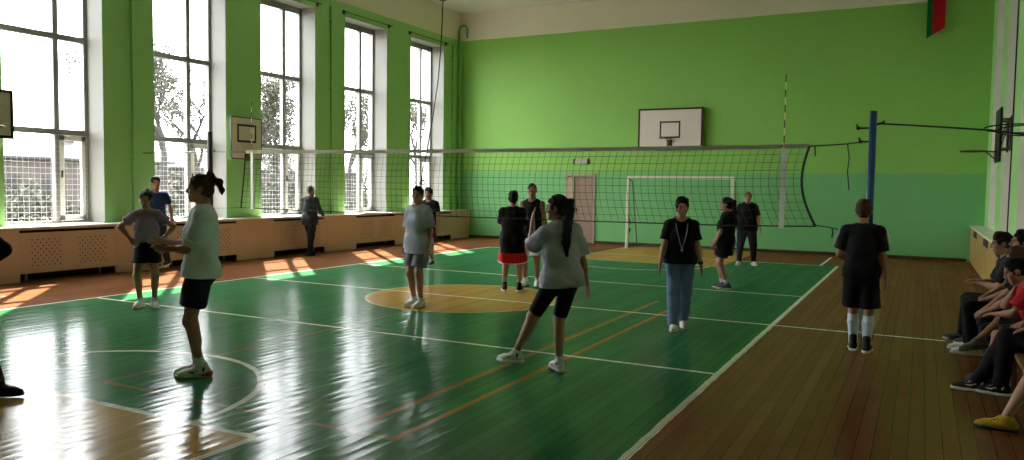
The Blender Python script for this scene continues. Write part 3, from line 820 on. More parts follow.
def person(label, pos, heading, H=1.65, group=None, skin='tan', hair=('short', 'dark'), feet=None, arms=None, hip=None, lean=(0, 0), twist=0.0,
           head=(0, 0), bulk=1.0, female=True, top=None, bottom=None, shoes=None, socks=None, h=0.0085, sit=False, seed=1, extras=None):
    """local frame : x to the person's right, y forward, z up.
       feet = [(x, y, yaw, lift, pitch)] left, right ; arms = {'L'|'R': (wrist xyz, elbow pole xyz, palm normal xyz, curl)}"""
    root = empty('person', (pos[0], pos[1], pos[2] if len(pos) > 2 else 0), heading - PI / 2, label, 'person', group)
    s = H / 1.70; B = bulk
    hc = V3(0, 0, 0.915 * s) if hip is None else V3(*hip)
    up = nrm(V3(lean[0], lean[1], 0.50 * s))
    fwd = V3(0, 1, 0); fwd = nrm(fwd - up * (fwd @ up)); rt = np.cross(fwd, up)
    tf = nrm(fwd * math.cos(twist) - rt * math.sin(twist) * 1.0); trt = np.cross(tf, up)
    nb = hc + up * 0.52 * s
    sw = (0.148 if female else 0.168) * s * (0.6 + 0.4 * B)
    sh = {'L': nb - trt * sw - up * 0.065 * s, 'R': nb + trt * sw - up * 0.065 * s}
    hw = (0.080 if female else 0.076) * s
    hp = {'L': hc - rt * hw - up * 0.01, 'R': hc + rt * hw - up * 0.01}
    l1, l2 = 0.425 * s, 0.41 * s
    a1, a2 = 0.285 * s, 0.245 * s
    feet = feet or [(-0.10, 0, 0.12, 0, 0), (0.10, 0, -0.12, 0, 0)]
    kn, an, ft = {}, {}, {}
    for side, f in zip('LR', feet):
        x, y, yaw, lift, pitch = f[:5]
        pole = f[5] if len(f) > 5 else None
        fd = V3(-math.sin(yaw), math.cos(yaw), 0)
        anp = V3(x, y, 0.088 + lift)
        fdp = nrm(fd * math.cos(pitch) + V3(0, 0, -math.sin(pitch)))
        kn[side], an[side] = ik(hp[side], anp, l1, l2, pole if pole is not None else (fd if not sit else fd + V3(0, 0, 0.8)))
        ft[side] = (fdp, nrm(V3(0, 0, 1) - fdp * fdp[2]))
    arms = arms or {}
    wr, el, pn, curl = {}, {}, {}, {}
    for side, sg in (('L', -1), ('R', 1)):
        w, pole, n_, c_ = arms.get(side, ((sg * (sw + 0.070 * s), 0.05, hc[2] - 0.06 * s), (sg * 0.35, -1, 0), (-sg, 0, 0), 0.35))
        el[side], wr[side] = ik(sh[side], V3(*w), a1, a2, V3(*pole)); pn[side] = nrm(n_); curl[side] = c_
    # ---------------------------------------------------------------- body
    F = Field()
    F.seg(hp['L'] + up * .02, hp['R'] + up * .02, 0.098 * s * B, k=.03)
    F.seg(hc + up * .03, hc + up * .22 * s, 0.135 * s * B, 0.122 * s * B, .05, fwd, 1.28)
    F.seg(hc + up * .24 * s, hc + up * .42 * s, 0.140 * s * B, 0.132 * s * B, .06, tf, 1.30)
    F.seg(sh['L'], sh['R'], 0.046 * s, k=.04)
    for g in (-1, 1):
        F.ell(hc + rt * g * .065 * s - fwd * .045 * s - up * .02, V3(.085, .085, .09) * s * B, k=.04)
        if female: F.ell(hc + trt * g * .068 * s + tf * .080 * s * B + up * .31 * s, V3(.054, .042, .055) * s * B, k=.04)
    for d in 'LR':
        F.seg(hp[d], kn[d], 0.088 * s * B, 0.054 * s * (.4 + .6 * B), .035)
        ld = nrm(an[d] - kn[d]); fdp, fup = ft[d]
        F.seg(kn[d], an[d], 0.052 * s * (.4 + .6 * B), 0.034 * s, .03)
        bk = -nrm(fdp - ld * (fdp @ ld))
        F.seg(kn[d] + (an[d] - kn[d]) * .16 + bk * .016 * s, kn[d] + (an[d] - kn[d]) * .45 + bk * .014 * s, 0.042 * s * B, 0.038 * s * B, .04)
        F.ell(kn[d] - bk * .018 * s, V3(.036, .036, .042) * s, k=.03)
        F.seg(an[d] - fup * .03, an[d] - fup * .052 + fdp * .11 * s, 0.034 * s, 0.026 * s, .02)
    hs = (0.30 * s + 0.70) * 1.03
    hy, hpit = head
    hf = nrm(rotz(fwd, hy) * math.cos(hpit) + V3(0, 0, math.sin(hpit))); hr = nrm(np.cross(hf, V3(0, 0, 1))); hu = np.cross(hr, hf)
    Hc = nb + up * .166 * s + tf * .022 + hf * 0.012
    A = [hr, hf, hu]
    hd = lambda x, y, z: Hc + (hr * x + hf * y + hu * z) * hs
    F.seg(nb - up * .045 * s - tf * .01, hd(0, -.02, -.05), 0.058 * s * (.5 + .5 * B), 0.052 * s * (.6 + .4 * B), .03)
    F.seg(nb - up * .02 - trt * .02, sh['L'] + up * .018, 0.034 * s, 0.03 * s, .05); F.seg(nb - up * .02 + trt * .02, sh['R'] + up * .018, 0.034 * s, 0.03 * s, .05)
    F.ell(hd(0, -.008, .022), V3(.073, .092, .088) * hs, A, .01)
    F.ell(hd(0, .030, -.052), V3(.053, .056, .064) * hs, A, .03)
    F.seg(hd(-.016, .070, -.098), hd(.016, .070, -.098), .018 * hs, k=.025)
    for g in (-1, 1):
        F.ell(hd(g * .040, .058, -.028), V3(.022, .022, .02) * hs, A, .02)
        F.ell(hd(g * .031, .094, .002), V3(.017, .014, .011) * hs, A, .012, sub=True)
        F.ell(hd(g * .031, .076, .002), V3(.0125, .0115, .0115) * hs, A, .002)
        F.ell(hd(g * .074, -.008, -.008), V3(.010, .020, .031) * hs, A, .008)
        F.seg(hd(g * .014, .090, .022), hd(g * .046, .080, .022), .007 * hs, k=.012)
        F.ell(hd(g * .010, .098, -.036), V3(.009, .010, .008) * hs, A, .008)
    F.seg(hd(0, .090, .010), hd(0, .110, -.030), .0075 * hs, .011 * hs, .010)
    F.ell(hd(0, .086, -.062), V3(.023, .012, .0065) * hs, A, .006); F.ell(hd(0, .084, -.074), V3(.020, .012, .0065) * hs, A, .006)
    for d, sg in (('L', -1), ('R', 1)):
        F.seg(sh[d], el[d], 0.047 * s * (.4 + .6 * B), 0.037 * s * (.4 + .6 * B), .035)
        fd = nrm(wr[d] - el[d])
        F.seg(el[d], wr[d], 0.037 * s * (.4 + .6 * B), 0.0245 * s, .02)
        F.seg(el[d] + fd * .04 * s, el[d] + fd * .10 * s, 0.038 * s * (.4 + .6 * B), 0.034 * s * (.4 + .6 * B), .03)
        n_ = nrm(pn[d] - fd * (pn[d] @ fd)); tt = np.cross(n_, fd) * 1.0      # across the palm
        # thumb lies on the side given by sg
        ts = tt if (sg > 0) else -tt
        hsn = 0.96 * s
        F.seg(wr[d], wr[d] + fd * .035 * hsn, 0.026 * hsn, 0.030 * hsn, .015, n_, 1.5)
        F.seg(wr[d] + fd * .035 * hsn - tt * .012 * hsn, wr[d] + fd * .078 * hsn - tt * .024 * hsn, 0.026 * hsn, 0.020 * hsn, .01, n_, 1.7)
        F.seg(wr[d] + fd * .035 * hsn + tt * .012 * hsn, wr[d] + fd * .080 * hsn + tt * .024 * hsn, 0.026 * hsn, 0.020 * hsn, .01, n_, 1.7)
        for q, (off, ln) in enumerate(((.034, .068), (.0115, .078), (-.0115, .073), (-.034, .056))):
            p0 = wr[d] + fd * (.084 - (0.008 if q in (0, 3) else 0)) * hsn + ts * off * hsn
            dirv = nrm(fd + ts * off * 2.2); r = .0088 * hsn
            for j in range(3):
                ang = curl[d] * (0.5, 1.0, 0.8)[j]
                dirv = nrm(dirv * math.cos(ang) + n_ * math.sin(ang))
                p1 = p0 + dirv * ln * hsn * (.46, .30, .24)[j]
                F.seg(p0, p1, r, r * .92, .003); p0 = p1; r *= .92
        p0 = wr[d] + fd * .022 * hsn + ts * .024 * hsn
        dirv = nrm(fd * .75 + ts * .62 + n_ * .18); r = .0115 * hsn
        for j in range(3):
            p1 = p0 + dirv * (.040, .032, .024)[j] * hsn
            F.seg(p0, p1, r, r * .9, .004); p0 = p1; r *= .9
            dirv = nrm(dirv + fd * .28 * (1 + curl[d]) * .5 + n_ * .25 * curl[d])
    P, Q = F.mesh(h)
    base = np.array(SK[skin]); col = np.ones((len(P), 4)); col[:, :3] = base
    loc = (P - Hc) / hs; lx, ly, lz = loc @ hr, loc @ hf, loc @ hu
    front = (ly > .04)
    ax_ = np.abs(lx)
    def tint(w, c):
        w = np.where(front, w, 0)[:, None]; col[:, :3] = col[:, :3] * (1 - w) + np.array(c) * w
    tint(.55 * np.exp(-((ax_ - .042) / .018) ** 2 - ((lz + .03) / .018) ** 2), base * V3(1.1, .86, .84))
    tint(.85 * np.exp(-(lx / .022) ** 4 - ((lz + .068) / .0085) ** 2), base * V3(.85, .48, .48))
    tint(.8 * np.exp(-((ax_ - .032) / .019) ** 4 - ((lz - .026) / .0055) ** 2), V3(.07, .045, .035))
    tint(.6 * np.exp(-((ax_ - .031) / .015) ** 4 - ((lz - .002) / .0065) ** 2), V3(.30, .24, .21))
    tint(.9 * np.exp(-((ax_ - .031) / .0075) ** 2 - ((lz - .002) / .007) ** 2), V3(.03, .02, .015))
    mesh_obj('body', P, Q, M_skin, root, col)
    # ---------------------------------------------------------------- hair
    st, hcname = hair; hm = HAIR[hcname]
    Fh = Field()
    vol = {'short': 1.0, 'crop': .94, 'pony': 1.0, 'bun': 1.0, 'long': 1.03, 'bowl': 1.05}[st]
    Fh.ell(hd(0, -.012, .030), V3(.081, .103, .095) * hs * vol, A, .01)
    if st == 'short': Fh.seg(hd(-.03, .03, .088), hd(.03, .02, .092), .034 * hs, k=.04)
    if st in ('pony', 'bun', 'long'): Fh.ell(hd(0, -.05, -.03), V3(.062, .05, .06) * hs, A, .03)
    else: Fh.ell(hd(0, -.05, -.02), V3(.06, .046, .06) * hs * vol, A, .03)
    Fh.ell(hd(0, .112, -.058), V3(.072, .084, .122) * hs, A, .03, sub=True)                # the face
    Fh.seg(hd(0, .10, -.02), hd(0, .06, -.12), .07 * hs, .075 * hs, .02, sub=True)
    for g in (-1, 1): Fh.ell(hd(g * .090, .008, -.030), V3(.028, .030, .042) * hs, A, .012, sub=True)   # round the ears
    Fh.noise(.0045, 62, seed); Fh.noise(.002, 120, seed + 1)
    Fh.cut(hd(0, -.05, -.085 if st in ('pony', 'bun', 'long') else -.065), -hu + hf * .25)
    fobj('hair', Fh, min(h, .0075), hm, root)
    if st == 'pony' or st == 'long':
        T = Field()
        if st == 'pony':
            L = extras.get('tail', .30) if extras else .30
            bk0 = hd(0, -.12, -.02); bv = -tf * .105 * s * B
            pts = [hd(0, -.085, .065), hd(0, -.125, .055), bk0, (bk0 + nb + bv * 1.15 - up * .06) * .5 - tf * .01, nb + bv * 1.45 - up * (.02 + L * .35), nb + bv * 1.6 - up * (L * .75)]
            if L < .2: pts = pts[:3] + [bk0 - hu * .07, bk0 - hu * .12, bk0 - hu * L]
            rs = [.022, .03, .038, .044, .040, .014]
        else:
            pts = [hd(0, -.07, -.03), hd(0, -.085, -.12), hd(0, -.09, -.24), hd(0, -.08, -.33)]; rs = [.06, .062, .055, .03]
        for i in range(len(pts) - 1): T.seg(pts[i], pts[i + 1], rs[i] * hs, rs[i + 1] * hs, .015)
        T.noise(.003, 60, seed + 3)
        fobj('ponytail' if st == 'pony' else 'long_hair', T, min(h, .0075), hm, root)
    if st == 'bun':
        T = Field(); T.ell(hd(0, -.075, .115), V3(.036, .036, .034) * hs, A); 
        for q in ((.02, -.115, .06), (0, -.128, .015), (.01, -.125, -.03)): pass
        T.seg(hd(0, -.10, .08), hd(0, -.145, .06), .024 * hs, .028 * hs, .02); T.seg(hd(0, -.145, .06), hd(.01, -.165, -.005), .028 * hs, .022 * hs, .02); T.seg(hd(.01, -.165, -.005), hd(.012, -.172, -.05), .022 * hs, .006 * hs, .02)
        T.noise(.003, 60, seed)
        fobj('hair_bun', T, min(h, .0075), hm, root)
    if st == 'knot':
        pass
    # ---------------------------------------------------------------- clothes
    if top:
        T = Field(); kind = top.get('kind', 'tee'); lo_ = top.get('loose', .016); hem = top.get('hem', -.10) * s; fl = top.get('flare', .0)
        mt = clm(*top['cloth'])
        T.seg(hc + up * hem, hc + up * .24 * s, (0.152 * s) * B + lo_ + fl, (0.140 if female else 0.146) * s * B + lo_, .05, fwd, 1.26)
        T.seg(hc + up * .24 * s, hc + up * .42 * s, 0.142 * s * B + lo_, 0.136 * s * B + lo_ * .5, .05, tf, 1.25)
        if female:
            for g in (-1, 1): T.ell(hc + trt * g * .07 * s + tf * (.085 * s * B + lo_ * .6) + up * .31 * s, V3(.060, .045, .07) * s * B, k=.06)
        if sit or hem < 0:
            T.seg(hp['L'] + up * .02, hp['R'] + up * .02, 0.104 * s * B + lo_ * .85, k=.05)
            if hem < .03 and not sit: T.seg(hp['L'] + up * .02, hp['L'] + up * (hem - .03), 0.104 * s * B + lo_ * .85, k=.05); T.seg(hp['R'] + up * .02, hp['R'] + up * (hem - .03), 0.104 * s * B + lo_ * .85, k=.05)
            for g in (-1, 1): T.ell(hc + rt * g * .065 * s - fwd * .05 * s - up * .02, V3(.098, .098, .10) * s * B + lo_ * .7, k=.05)
        T.seg(nb - up * .035 * s - trt * .03, sh['L'] + up * .010, 0.054 * s, 0.056 * s, .05); T.seg(nb - up * .035 * s + trt * .03, sh['R'] + up * .010, 0.054 * s, 0.056 * s, .05)
        if kind != 'tank':
            T.seg(sh['L'], sh['R'], 0.064 * s, k=.04)
            fr_ = top.get('sleeve', .62)
            for d in 'LR':
                a = sh[d]; ra = (0.058 * s * (.4 + .6 * B) + lo_ * .45)
                if fr_ <= 1.0:
                    b = a + (el[d] - a) * fr_
                    T.seg(a, b, ra, ra + .004 + lo_ * .35, .022, flat=True); T.ell(a, V3(1, 1, 1) * ra, k=.02)
                else:
                    T.seg(a, el[d], ra, 0.046 * s + lo_ * .5, .03); T.seg(el[d], wr[d] - (wr[d] - el[d]) * .06, 0.046 * s + lo_ * .5, 0.034 * s + lo_ * .3, .02)
        T.noise(top.get('fold', .0035), 26, seed)
        T.noise(top.get('fold', .0035) * .5, 55, seed + 5)
        T.cut(hc + up * hem, -up)
        neck = top.get('neck', .066)
        T.seg(nb - up * .045 * s + tf * .028, nb + up * .09 * s + tf * .03, neck * s, (neck + .012) * s, .006, sub=True)
        if kind == 'tank':
            for d, sg in (('L', -1), ('R', 1)): T.seg(sh[d] + trt * sg * .035 - up * .08, sh[d] + trt * sg * .02 + up * .08, .055 * s, k=.01, sub=True)
        fobj(top.get('name', 't_shirt'), T, h, mt, root)
        if top.get('collar'):
            Cc = Field(); ring = [nb + up * .012 * s + trt * (neck + .006) * s * math.cos(q) + tf * ((neck + .006) * s * math.sin(q) + .012) - up * .035 * s * max(0, math.sin(q)) for q in np.linspace(0, 2 * PI, 17)]
            for i in range(16): Cc.seg(ring[i], ring[i + 1], .011, k=.004)
            fobj('collar', Cc, min(h, .0075), clm(*top['collar']), root)
    if bottom:
        T = Field(); kind = bottom['kind']; lo_ = bottom.get('loose', .009); mt = clm(*bottom['cloth'])
        waist = bottom.get('waist', .09) * s
        if kind == 'skirt':
            hem = bottom.get('hem', -.32) * s
            T.seg(hc + up * waist, hc - up * .02, 0.130 * s * B + lo_, 0.158 * s * B + lo_, .02, fwd, 1.25, flat=True)
            T.seg(hc - up * .02, hc + up * hem, 0.158 * s * B + lo_, 0.20 * s * B + lo_, .02, fwd, 1.22, flat=True)
            for g in (-1, 1): T.ell(hc + rt * g * .065 * s - fwd * .045 * s - up * .02, V3(.095, .092, .10) * s * B, k=.05)
            T.cut(hc + up * hem, -up)
        else:
            T.seg(hc + up * waist, hc - up * .02, 0.134 * s * B + lo_, 0.146 * s * B + lo_, .03, fwd, 1.26)
            T.seg(hp['L'] + up * .02, hp['R'] + up * .02, 0.102 * s * B + lo_, k=.03)
            for g in (-1, 1): T.ell(hc + rt * g * .065 * s - fwd * .045 * s - up * .02, V3(.091, .091, .096) * s * B + lo_ * .7, k=.04)
            T.cut(hc + up * waist, up)
            for d in 'LR':
                if kind == 'shorts':
                    fr_ = bottom.get('frac', .7); b = hp[d] + (kn[d] - hp[d]) * fr_
                    r0 = 0.092 * s * B + lo_; r1 = r0 + (0.058 * s * B - 0.088 * s * B) * fr_ * bottom.get('taper', .35) + bottom.get('flare', .012)
                    T.seg(hp[d], b, r0, r1, .022, flat=True); T.ell(hp[d], V3(1, 1, 1) * r0, k=.02)
                else:
                    r0 = 0.090 * s * B + lo_; r1 = 0.060 * s * (.4 + .6 * B) + lo_; r2 = bottom.get('cuff', .058) * s
                    T.seg(hp[d], kn[d], r0, r1, .025)
                    e_ = kn[d] + (an[d] - kn[d]) * bottom.get('len', .98)
                    T.seg(kn[d], e_, r1, r2, .02)
                    dd = nrm(an[d] - kn[d])
        T.noise(bottom.get('fold', .003), 30, seed + 2)
        fobj({'skirt': 'skirt', 'shorts': 'shorts', 'pants': 'trousers', 'jeans': 'jeans'}[kind], T, h, mt, root)
        if bottom.get('trim'):
            for d in 'LR':
                fr_ = bottom.get('frac', .7); a = hp[d] + (kn[d] - hp[d]) * (fr_ - .045); b = hp[d] + (kn[d] - hp[d]) * (fr_ + .005)
                r1 = 0.092 * s * B + lo_ - 0.030 * s * B * fr_ * bottom.get('taper', .35) + bottom.get('flare', .012) + .003
                fobj('hem_stripe', Field().seg(a, b, r1, r1, flat=True), h, clm(*bottom['trim']), root)
    # ---------------------------------------------------------------- socks, shoes
    for d in 'LR':
        fdp, fup = ft[d]; side = np.cross(fdp, fup); a = an[d]
        if socks:
            q = a + (kn[d] - a) * socks.get('frac', .25); T = Field()
            bulge = .012 if socks.get('frac', .25) > .5 else 0
            T.seg(a - fup * .02, a + (kn[d] - a) * .06, .037 * s, .038 * s, .01)
            if bulge:
                ld = nrm(a - kn[d]); bk = -nrm(fdp - ld * (fdp @ ld))
                mid = kn[d] + (a - kn[d]) * .45 + bk * .012
                T.seg(a, mid, .043 * s, .062 * s * B, .02); T.seg(mid, q, .062 * s * B, .060 * s * B, .02, flat=True)
            else: T.seg(a, q, .038 * s, .042 * s, .01, flat=True)
            fobj('sock', T, h, clm(*socks['cloth']), root)
        if shoes:
            g = lambda x, y, z: a - fup * .088 + fdp * y * s + side * x * s + fup * z
            T = Field()
            T.seg(g(0, -.045, .042), g(0, .03, .050), .040 * s, .042 * s, .02)
            T.seg(g(0, .02, .052), g(0, .115, .038), .044 * s, .042 * s, .03, fup, 1.15)
            T.seg(g(0, .11, .036), g(.003, .165, .032), .043 * s, .030 * s, .02, fup, 1.25)
            T.seg(g(0, -.035, .06), g(0, -.02, shoes.get('high', .088)), .040 * s, .042 * s, .02)
            T.seg(g(0, .03, .075), g(0, .0, .10), .03 * s, .035 * s, .02)
            T.seg(g(0, .0, shoes.get('high', .088) + .010), g(0, -.012, shoes.get('high', .088) + .08), .030 * s, .036 * s, .004, sub=True)
            T.cut(g(0, 0, .012), -fup)
            so = fobj('shoe', T, min(h, .007), shoes['mat'], root)
            T = Field()
            T.seg(g(0, -.05, .015), g(0, .02, .015), .043 * s, .040 * s, .02); T.seg(g(0, .02, .015), g(0, .115, .015), .040 * s, .049 * s, .02); T.seg(g(0, .115, .015), g(.003, .17, .018), .049 * s, .032 * s, .02)
            T.cut(g(0, 0, .028), fup); T.cut(g(0, 0, .001), -fup)
            o = fobj('sole', T, min(h, .007), shoes.get('sole', M_sole_w), root); o.parent = so
            if shoes.get('heel'):
                T = Field(); T.seg(g(0, -.055, .03), g(0, -.02, .03), .0455 * s, .0435 * s, .01); T.cut(g(0, 0, .058), fup); T.cut(g(0, 0, .012), -fup)
                o = fobj('heel_patch', T, min(h, .007), shoes['heel'], root); o.parent = so
            if shoes.get('mark'):
                T = Field()
                for sg in (-1, 1):
                    T.seg(g(sg * .040, .015, .068), g(sg * .044, .055, .052), .0085, .007, .003); T.seg(g(sg * .044, .055, .052), g(sg * .040, .10, .054), .007, .004, .003)
                    T.seg(g(sg * .041, -.03, .085), g(sg * .042, -.025, .064), .010, .010, .004)
                o = fobj('side_mark', T, .005, shoes['mark'], root); o.parent = so
            if shoes.get('lace'):
                T = Field()
                for yy_ in (.045, .065, .085): T.seg(g(-.028, yy_, .088 - (yy_ - .045) * .5), g(.028, yy_, .088 - (yy_ - .045) * .5), .006, .006)
                o = fobj('laces', T, .005, shoes['lace'], root); o.parent = so
    info = dict(root=root, hd=hd, nb=nb, up=up, tf=tf, trt=trt, wr=wr, el=el, sh=sh, hc=hc, s=s, fwd=fwd, rt=rt, hr=hr, hf=hf, hu=hu, hs=hs, B=B)
    return info

# shoe materials
S_white = paint('shoe_white', srgb(214, 214, 206), 0.6, 0.08, 12); S_black = paint('shoe_black', srgb(32, 32, 34), 0.6, 0.1, 12)
S_pink = paint('shoe_heel_pink', srgb(226, 60, 96), 0.5); S_yellow = paint('shoe_yellow', srgb(196, 160, 40), 0.5, 0.1, 10)
S_olive = paint('shoe_grey_green', srgb(92, 100, 82), 0.7, 0.1, 10); S_greyk = paint('shoe_charcoal_white', srgb(70, 70, 72), 0.6, 0.2, 12)
dg = math.radians
WHITE_C = ('white', (212, 222, 232)); BLK = ('black', (17, 17, 20))

CAMP = (6.1024, -10.2193, 1.7156)
def rel(pos, phi):
    """heading for a person turned phi degrees leftwards from straight away from the entrance corner"""
    return math.atan2(pos[1] - CAMP[1], pos[0] - CAMP[0]) + dg(phi)
PL = 'players on and around the court'; SP = 'seated spectators on the benches'

q = (0.525, -5.445)
person('woman in white polo shirt and dark shorts standing side-on, hair in a bun', q, rel(q, 84), 1.755, PL, 'tan', ('bun', 'brown'),
       feet=[(-0.05, 0.0, 0.0, 0, 0), (0.06, 0.03, -0.08, 0, 0)],
       arms={'L': ((-0.03, .27, 1.13), (-.25, -.7, -1), (.8, 0, .5), .5), 'R': ((0.04, .29, 1.19), (.4, -.6, -1), (-.8, 0, -.5), .5)},
       top=dict(name='polo_shirt', cloth=WHITE_C, hem=-.06, loose=.028, sleeve=.72, neck=.060, collar=WHITE_C), bottom=dict(kind='shorts', cloth=('navy', (22, 26, 40)), frac=.70, loose=.016),
       shoes=dict(mat=S_white, heel=S_pink, mark=S_black, high=.10), socks=dict(cloth=WHITE_C, frac=.22), head=(0, -.04), h=.0075, lean=(0, -.03), seed=1)

q = (-3.15, -3.18)
person('girl in a lilac t-shirt and black skirt standing with hands on her hips', q, rel(q, 172), 1.55, PL, 'tan', ('bun', 'black'),
       feet=[(-0.09, 0.03, 0.35, 0, 0), (0.09, 0, -0.3, 0, 0)],
       arms={'L': ((-.20, .02, .93), (-1, -.35, 0), (.3, 1, 0), .5), 'R': ((.20, .02, .93), (1, -.35, 0), (-.3, 1, 0), .5)},
       top=dict(cloth=('lilac', (150, 122, 150)), hem=.06, loose=.016, sleeve=.6), bottom=dict(kind='skirt', cloth=BLK, hem=-.245),
       shoes=dict(mat=S_white), socks=dict(cloth=WHITE_C, frac=.15), head=(-.15, -.03), seed=2)

q = (-7.02, -0.02)
person('man in navy t-shirt perched on the orange ledge under the second tall window', q, dg(335), 1.74, PL, 'tan', ('short', 'dark'), hip=(0, 0, 0.965), sit=True,
       feet=[(-0.10, .42, -.55, .08, .1), (0.10, .38, .2, .05, .1)], lean=(0, -.03),
       arms={'L': ((-.28, .02, .99), (-.5, -1, 0), (0, 0, -1), .1), 'R': ((.12, .30, 1.08), (.6, -.5, -.5), (0, 0, -1), .3)},
       top=dict(cloth=('navy_blue', (34, 52, 96)), hem=-.02, loose=.016), bottom=dict(kind='pants', cloth=('charcoal', (38, 38, 42))), female=False,
       shoes=dict(mat=S_black), socks=None, head=(-.1, 0), h=.0095, seed=3)

q = (-6.70, 3.93)
person('man in dark grey long sleeves walking along the orange radiator covers', q, rel(q, -35), 1.62, PL, 'tan', ('crop', 'grey'),
       feet=[(-0.07, .12, 0.0, 0, 0), (0.12, -.20, -.1, 0.0, 0.0)],
       arms={'L': ((-.16, .26, .98), (-.6, -1, -.2), (1, 0, 0), .4), 'R': ((.20, .24, .96), (.6, -1, -.2), (-1, 0, 0), .4)},
       top=dict(name='long_sleeved_top', cloth=('slate', (52, 55, 60)), hem=-.16, loose=.022, sleeve=2, neck=.058), bottom=dict(kind='pants', cloth=('charcoal', (38, 38, 42)), loose=.02), female=False,
       shoes=dict(mat=S_black, sole=M_sole_k), head=(-.2, -.05), h=.0095, seed=4, bulk=1.06)

q = (-0.13, -1.13)
person('girl in pale grey t-shirt and grey shorts, arms at her sides', q, rel(q, 140), 1.67, PL, 'tan', ('pony', 'dark'),
       feet=[(-0.075, 0.03, 0.15, 0, 0), (0.085, -0.02, -0.1, 0, 0)], extras={'tail': .16},
       top=dict(cloth=('pale_grey', (166, 166, 178)), hem=-.15, loose=.040, sleeve=.85, flare=.012), bottom=dict(kind='shorts', cloth=('mid_grey', (122, 124, 134)), frac=.80, loose=.012, flare=.012),
       shoes=dict(mat=S_white), socks=dict(cloth=WHITE_C, frac=.12), head=(-.45 + .9, 0), seed=5)

q = (-3.15, 3.67)
person('boy in black t-shirt half hidden behind the girl in pale grey', q, rel(q, 150), 1.62, PL, 'tan', ('short', 'dark'),
       feet=[(-0.10, 0.04, 0.2, 0, 0), (0.10, 0, -0.25, 0, 0)],
       top=dict(cloth=BLK, hem=-.06, loose=.02), bottom=dict(kind='shorts', cloth=('dark_red', (140, 40, 44)), frac=.85, loose=.025), female=False,
       shoes=dict(mat=S_black), socks=dict(cloth=WHITE_C, frac=.15), head=(.1, 0), h=.0095, seed=6)

q = (0.25, 1.0)
person('boy in black t-shirt and bright red shorts seen from behind', q, rel(q, -4), 1.60, PL, 'tan', ('short', 'black'),
       feet=[(-0.12, 0, 0.12, 0, 0), (0.12, 0, -0.2, 0, 0)],
       arms={'L': ((.02, .22, 1.06), (-1, -.2, -.9), (0, -1, 0), .3), 'R': ((-.02, .25, 1.02), (1, -.2, -.9), (0, -1, 0), .3)},
       top=dict(cloth=BLK, hem=-.25, loose=.035, sleeve=.75), bottom=dict(kind='shorts', cloth=('red', (200, 34, 40)), frac=.98, loose=.03, flare=.02, taper=.1, trim=WHITE_C), female=False,
       shoes=dict(mat=S_black), socks=dict(cloth=BLK, frac=.14), h=.0085, seed=7)

q = (0.21, 1.80)
person('tall man in black sleeveless top and white shorts facing the boy in red shorts', q, rel(q, 160), 1.74, PL, 'tan', ('crop', 'brown'),
       feet=[(-0.11, 0, 0.3, 0, 0), (0.11, 0, -0.2, 0, 0)],
       arms={'L': ((-.24, .10, .88), (-.5, -1, 0), (1, 0, 0), .4), 'R': ((.22, .14, .90), (.5, -1, 0), (-1, 0, 0), .4)},
       top=dict(kind='tank', name='tank_top', cloth=BLK, hem=-.24, loose=.024), bottom=dict(kind='shorts', cloth=('off_white', (200, 200, 204)), frac=.95, loose=.03, taper=.1), female=False,
       shoes=dict(mat=S_white), socks=dict(cloth=WHITE_C, frac=.15), head=(.25, -.03), h=.0085, seed=8)

q = (2.96, -3.66)
person('girl in grey t-shirt and black cycling shorts, long dark ponytail down her back', q, rel(q, 18), 1.64, PL, 'tan', ('pony', 'black'),
       feet=[(-0.19, .14, 0.95, 0, 0), (0.17, -.14, 0.10, 0, 0)], extras={'tail': .36}, hip=(.20, -.10, .856),
       arms={'L': ((-.02, .14, 1.37), (-.15, .25, -1), (1, -.2, 0), .25), 'R': ((.475, -.08, .73), (.4, -1, 0), (-1, 0, 0), .35)},
       top=dict(cloth=('heather_grey', (166, 164, 178)), hem=-.07, loose=.034, sleeve=.86, fold=.005), bottom=dict(kind='shorts', cloth=BLK, frac=.90, loose=.005, flare=0.0, taper=1.0, fold=.001),
       shoes=dict(mat=S_white, mark=S_black), socks=dict(cloth=WHITE_C, frac=.1), head=(.95, .0), h=.0075, seed=9, lean=(-.03, 0))

q = (3.54, -0.88)
W_ = person('woman in black t-shirt and blue jeans walking with a whistle round her neck', q, rel(q, 184), 1.575, PL, 'tan', ('short', 'black'),
       feet=[(-0.06, -.18, 0.1, 0.02, .25), (0.07, .14, -0.1, 0, -.05)], bulk=1.06,
       arms={'L': ((-.255, .04, .74), (-.3, -1, 0), (1, 0, 0), .4), 'R': ((.255, .12, .74), (.3, -1, 0), (-1, 0, 0), .4)},
       top=dict(cloth=BLK, hem=-.05, loose=.020, sleeve=.72), bottom=dict(kind='jeans', cloth=('denim', (104, 128, 164)), loose=.018, cuff=.078, fold=.005),
       shoes=dict(mat=S_white), socks=None, head=(.05, -.05), h=.0080, seed=10)
nb, up, tf, trt = W_['nb'], W_['up'], W_['tf'], W_['trt']
g = MB()
def P_(x, y, z): return tuple(nb + trt * x + tf * y + up * z)
g.tube([P_(-.055, -.03, .03), P_(-.075, .07, -.02), P_(-.06, .165, -.12), P_(-.03, .205, -.24), P_(-.004, .215, -.335)], .005, 5)
g.tube([P_(.055, -.03, .03), P_(.075, .07, -.02), P_(.06, .165, -.12), P_(.03, .205, -.24), P_(.004, .215, -.335)], .005, 5)
la = g.build('lanyard', paint('lanyard_pale', srgb(150, 156, 176), 0.7), W_['root'], True)
g = MB(); g.tube([P_(-.012, .222, -.35), P_(.012, .222, -.35)], .017, 10); g.box(*[v for pr in zip(np.array(P_(0, .222, -.35)) - V3(.008, .03, .004), np.array(P_(0, .222, -.35)) + V3(.008, .0, .016)) for v in pr])
g.build('whistle', M_whitecord, la)
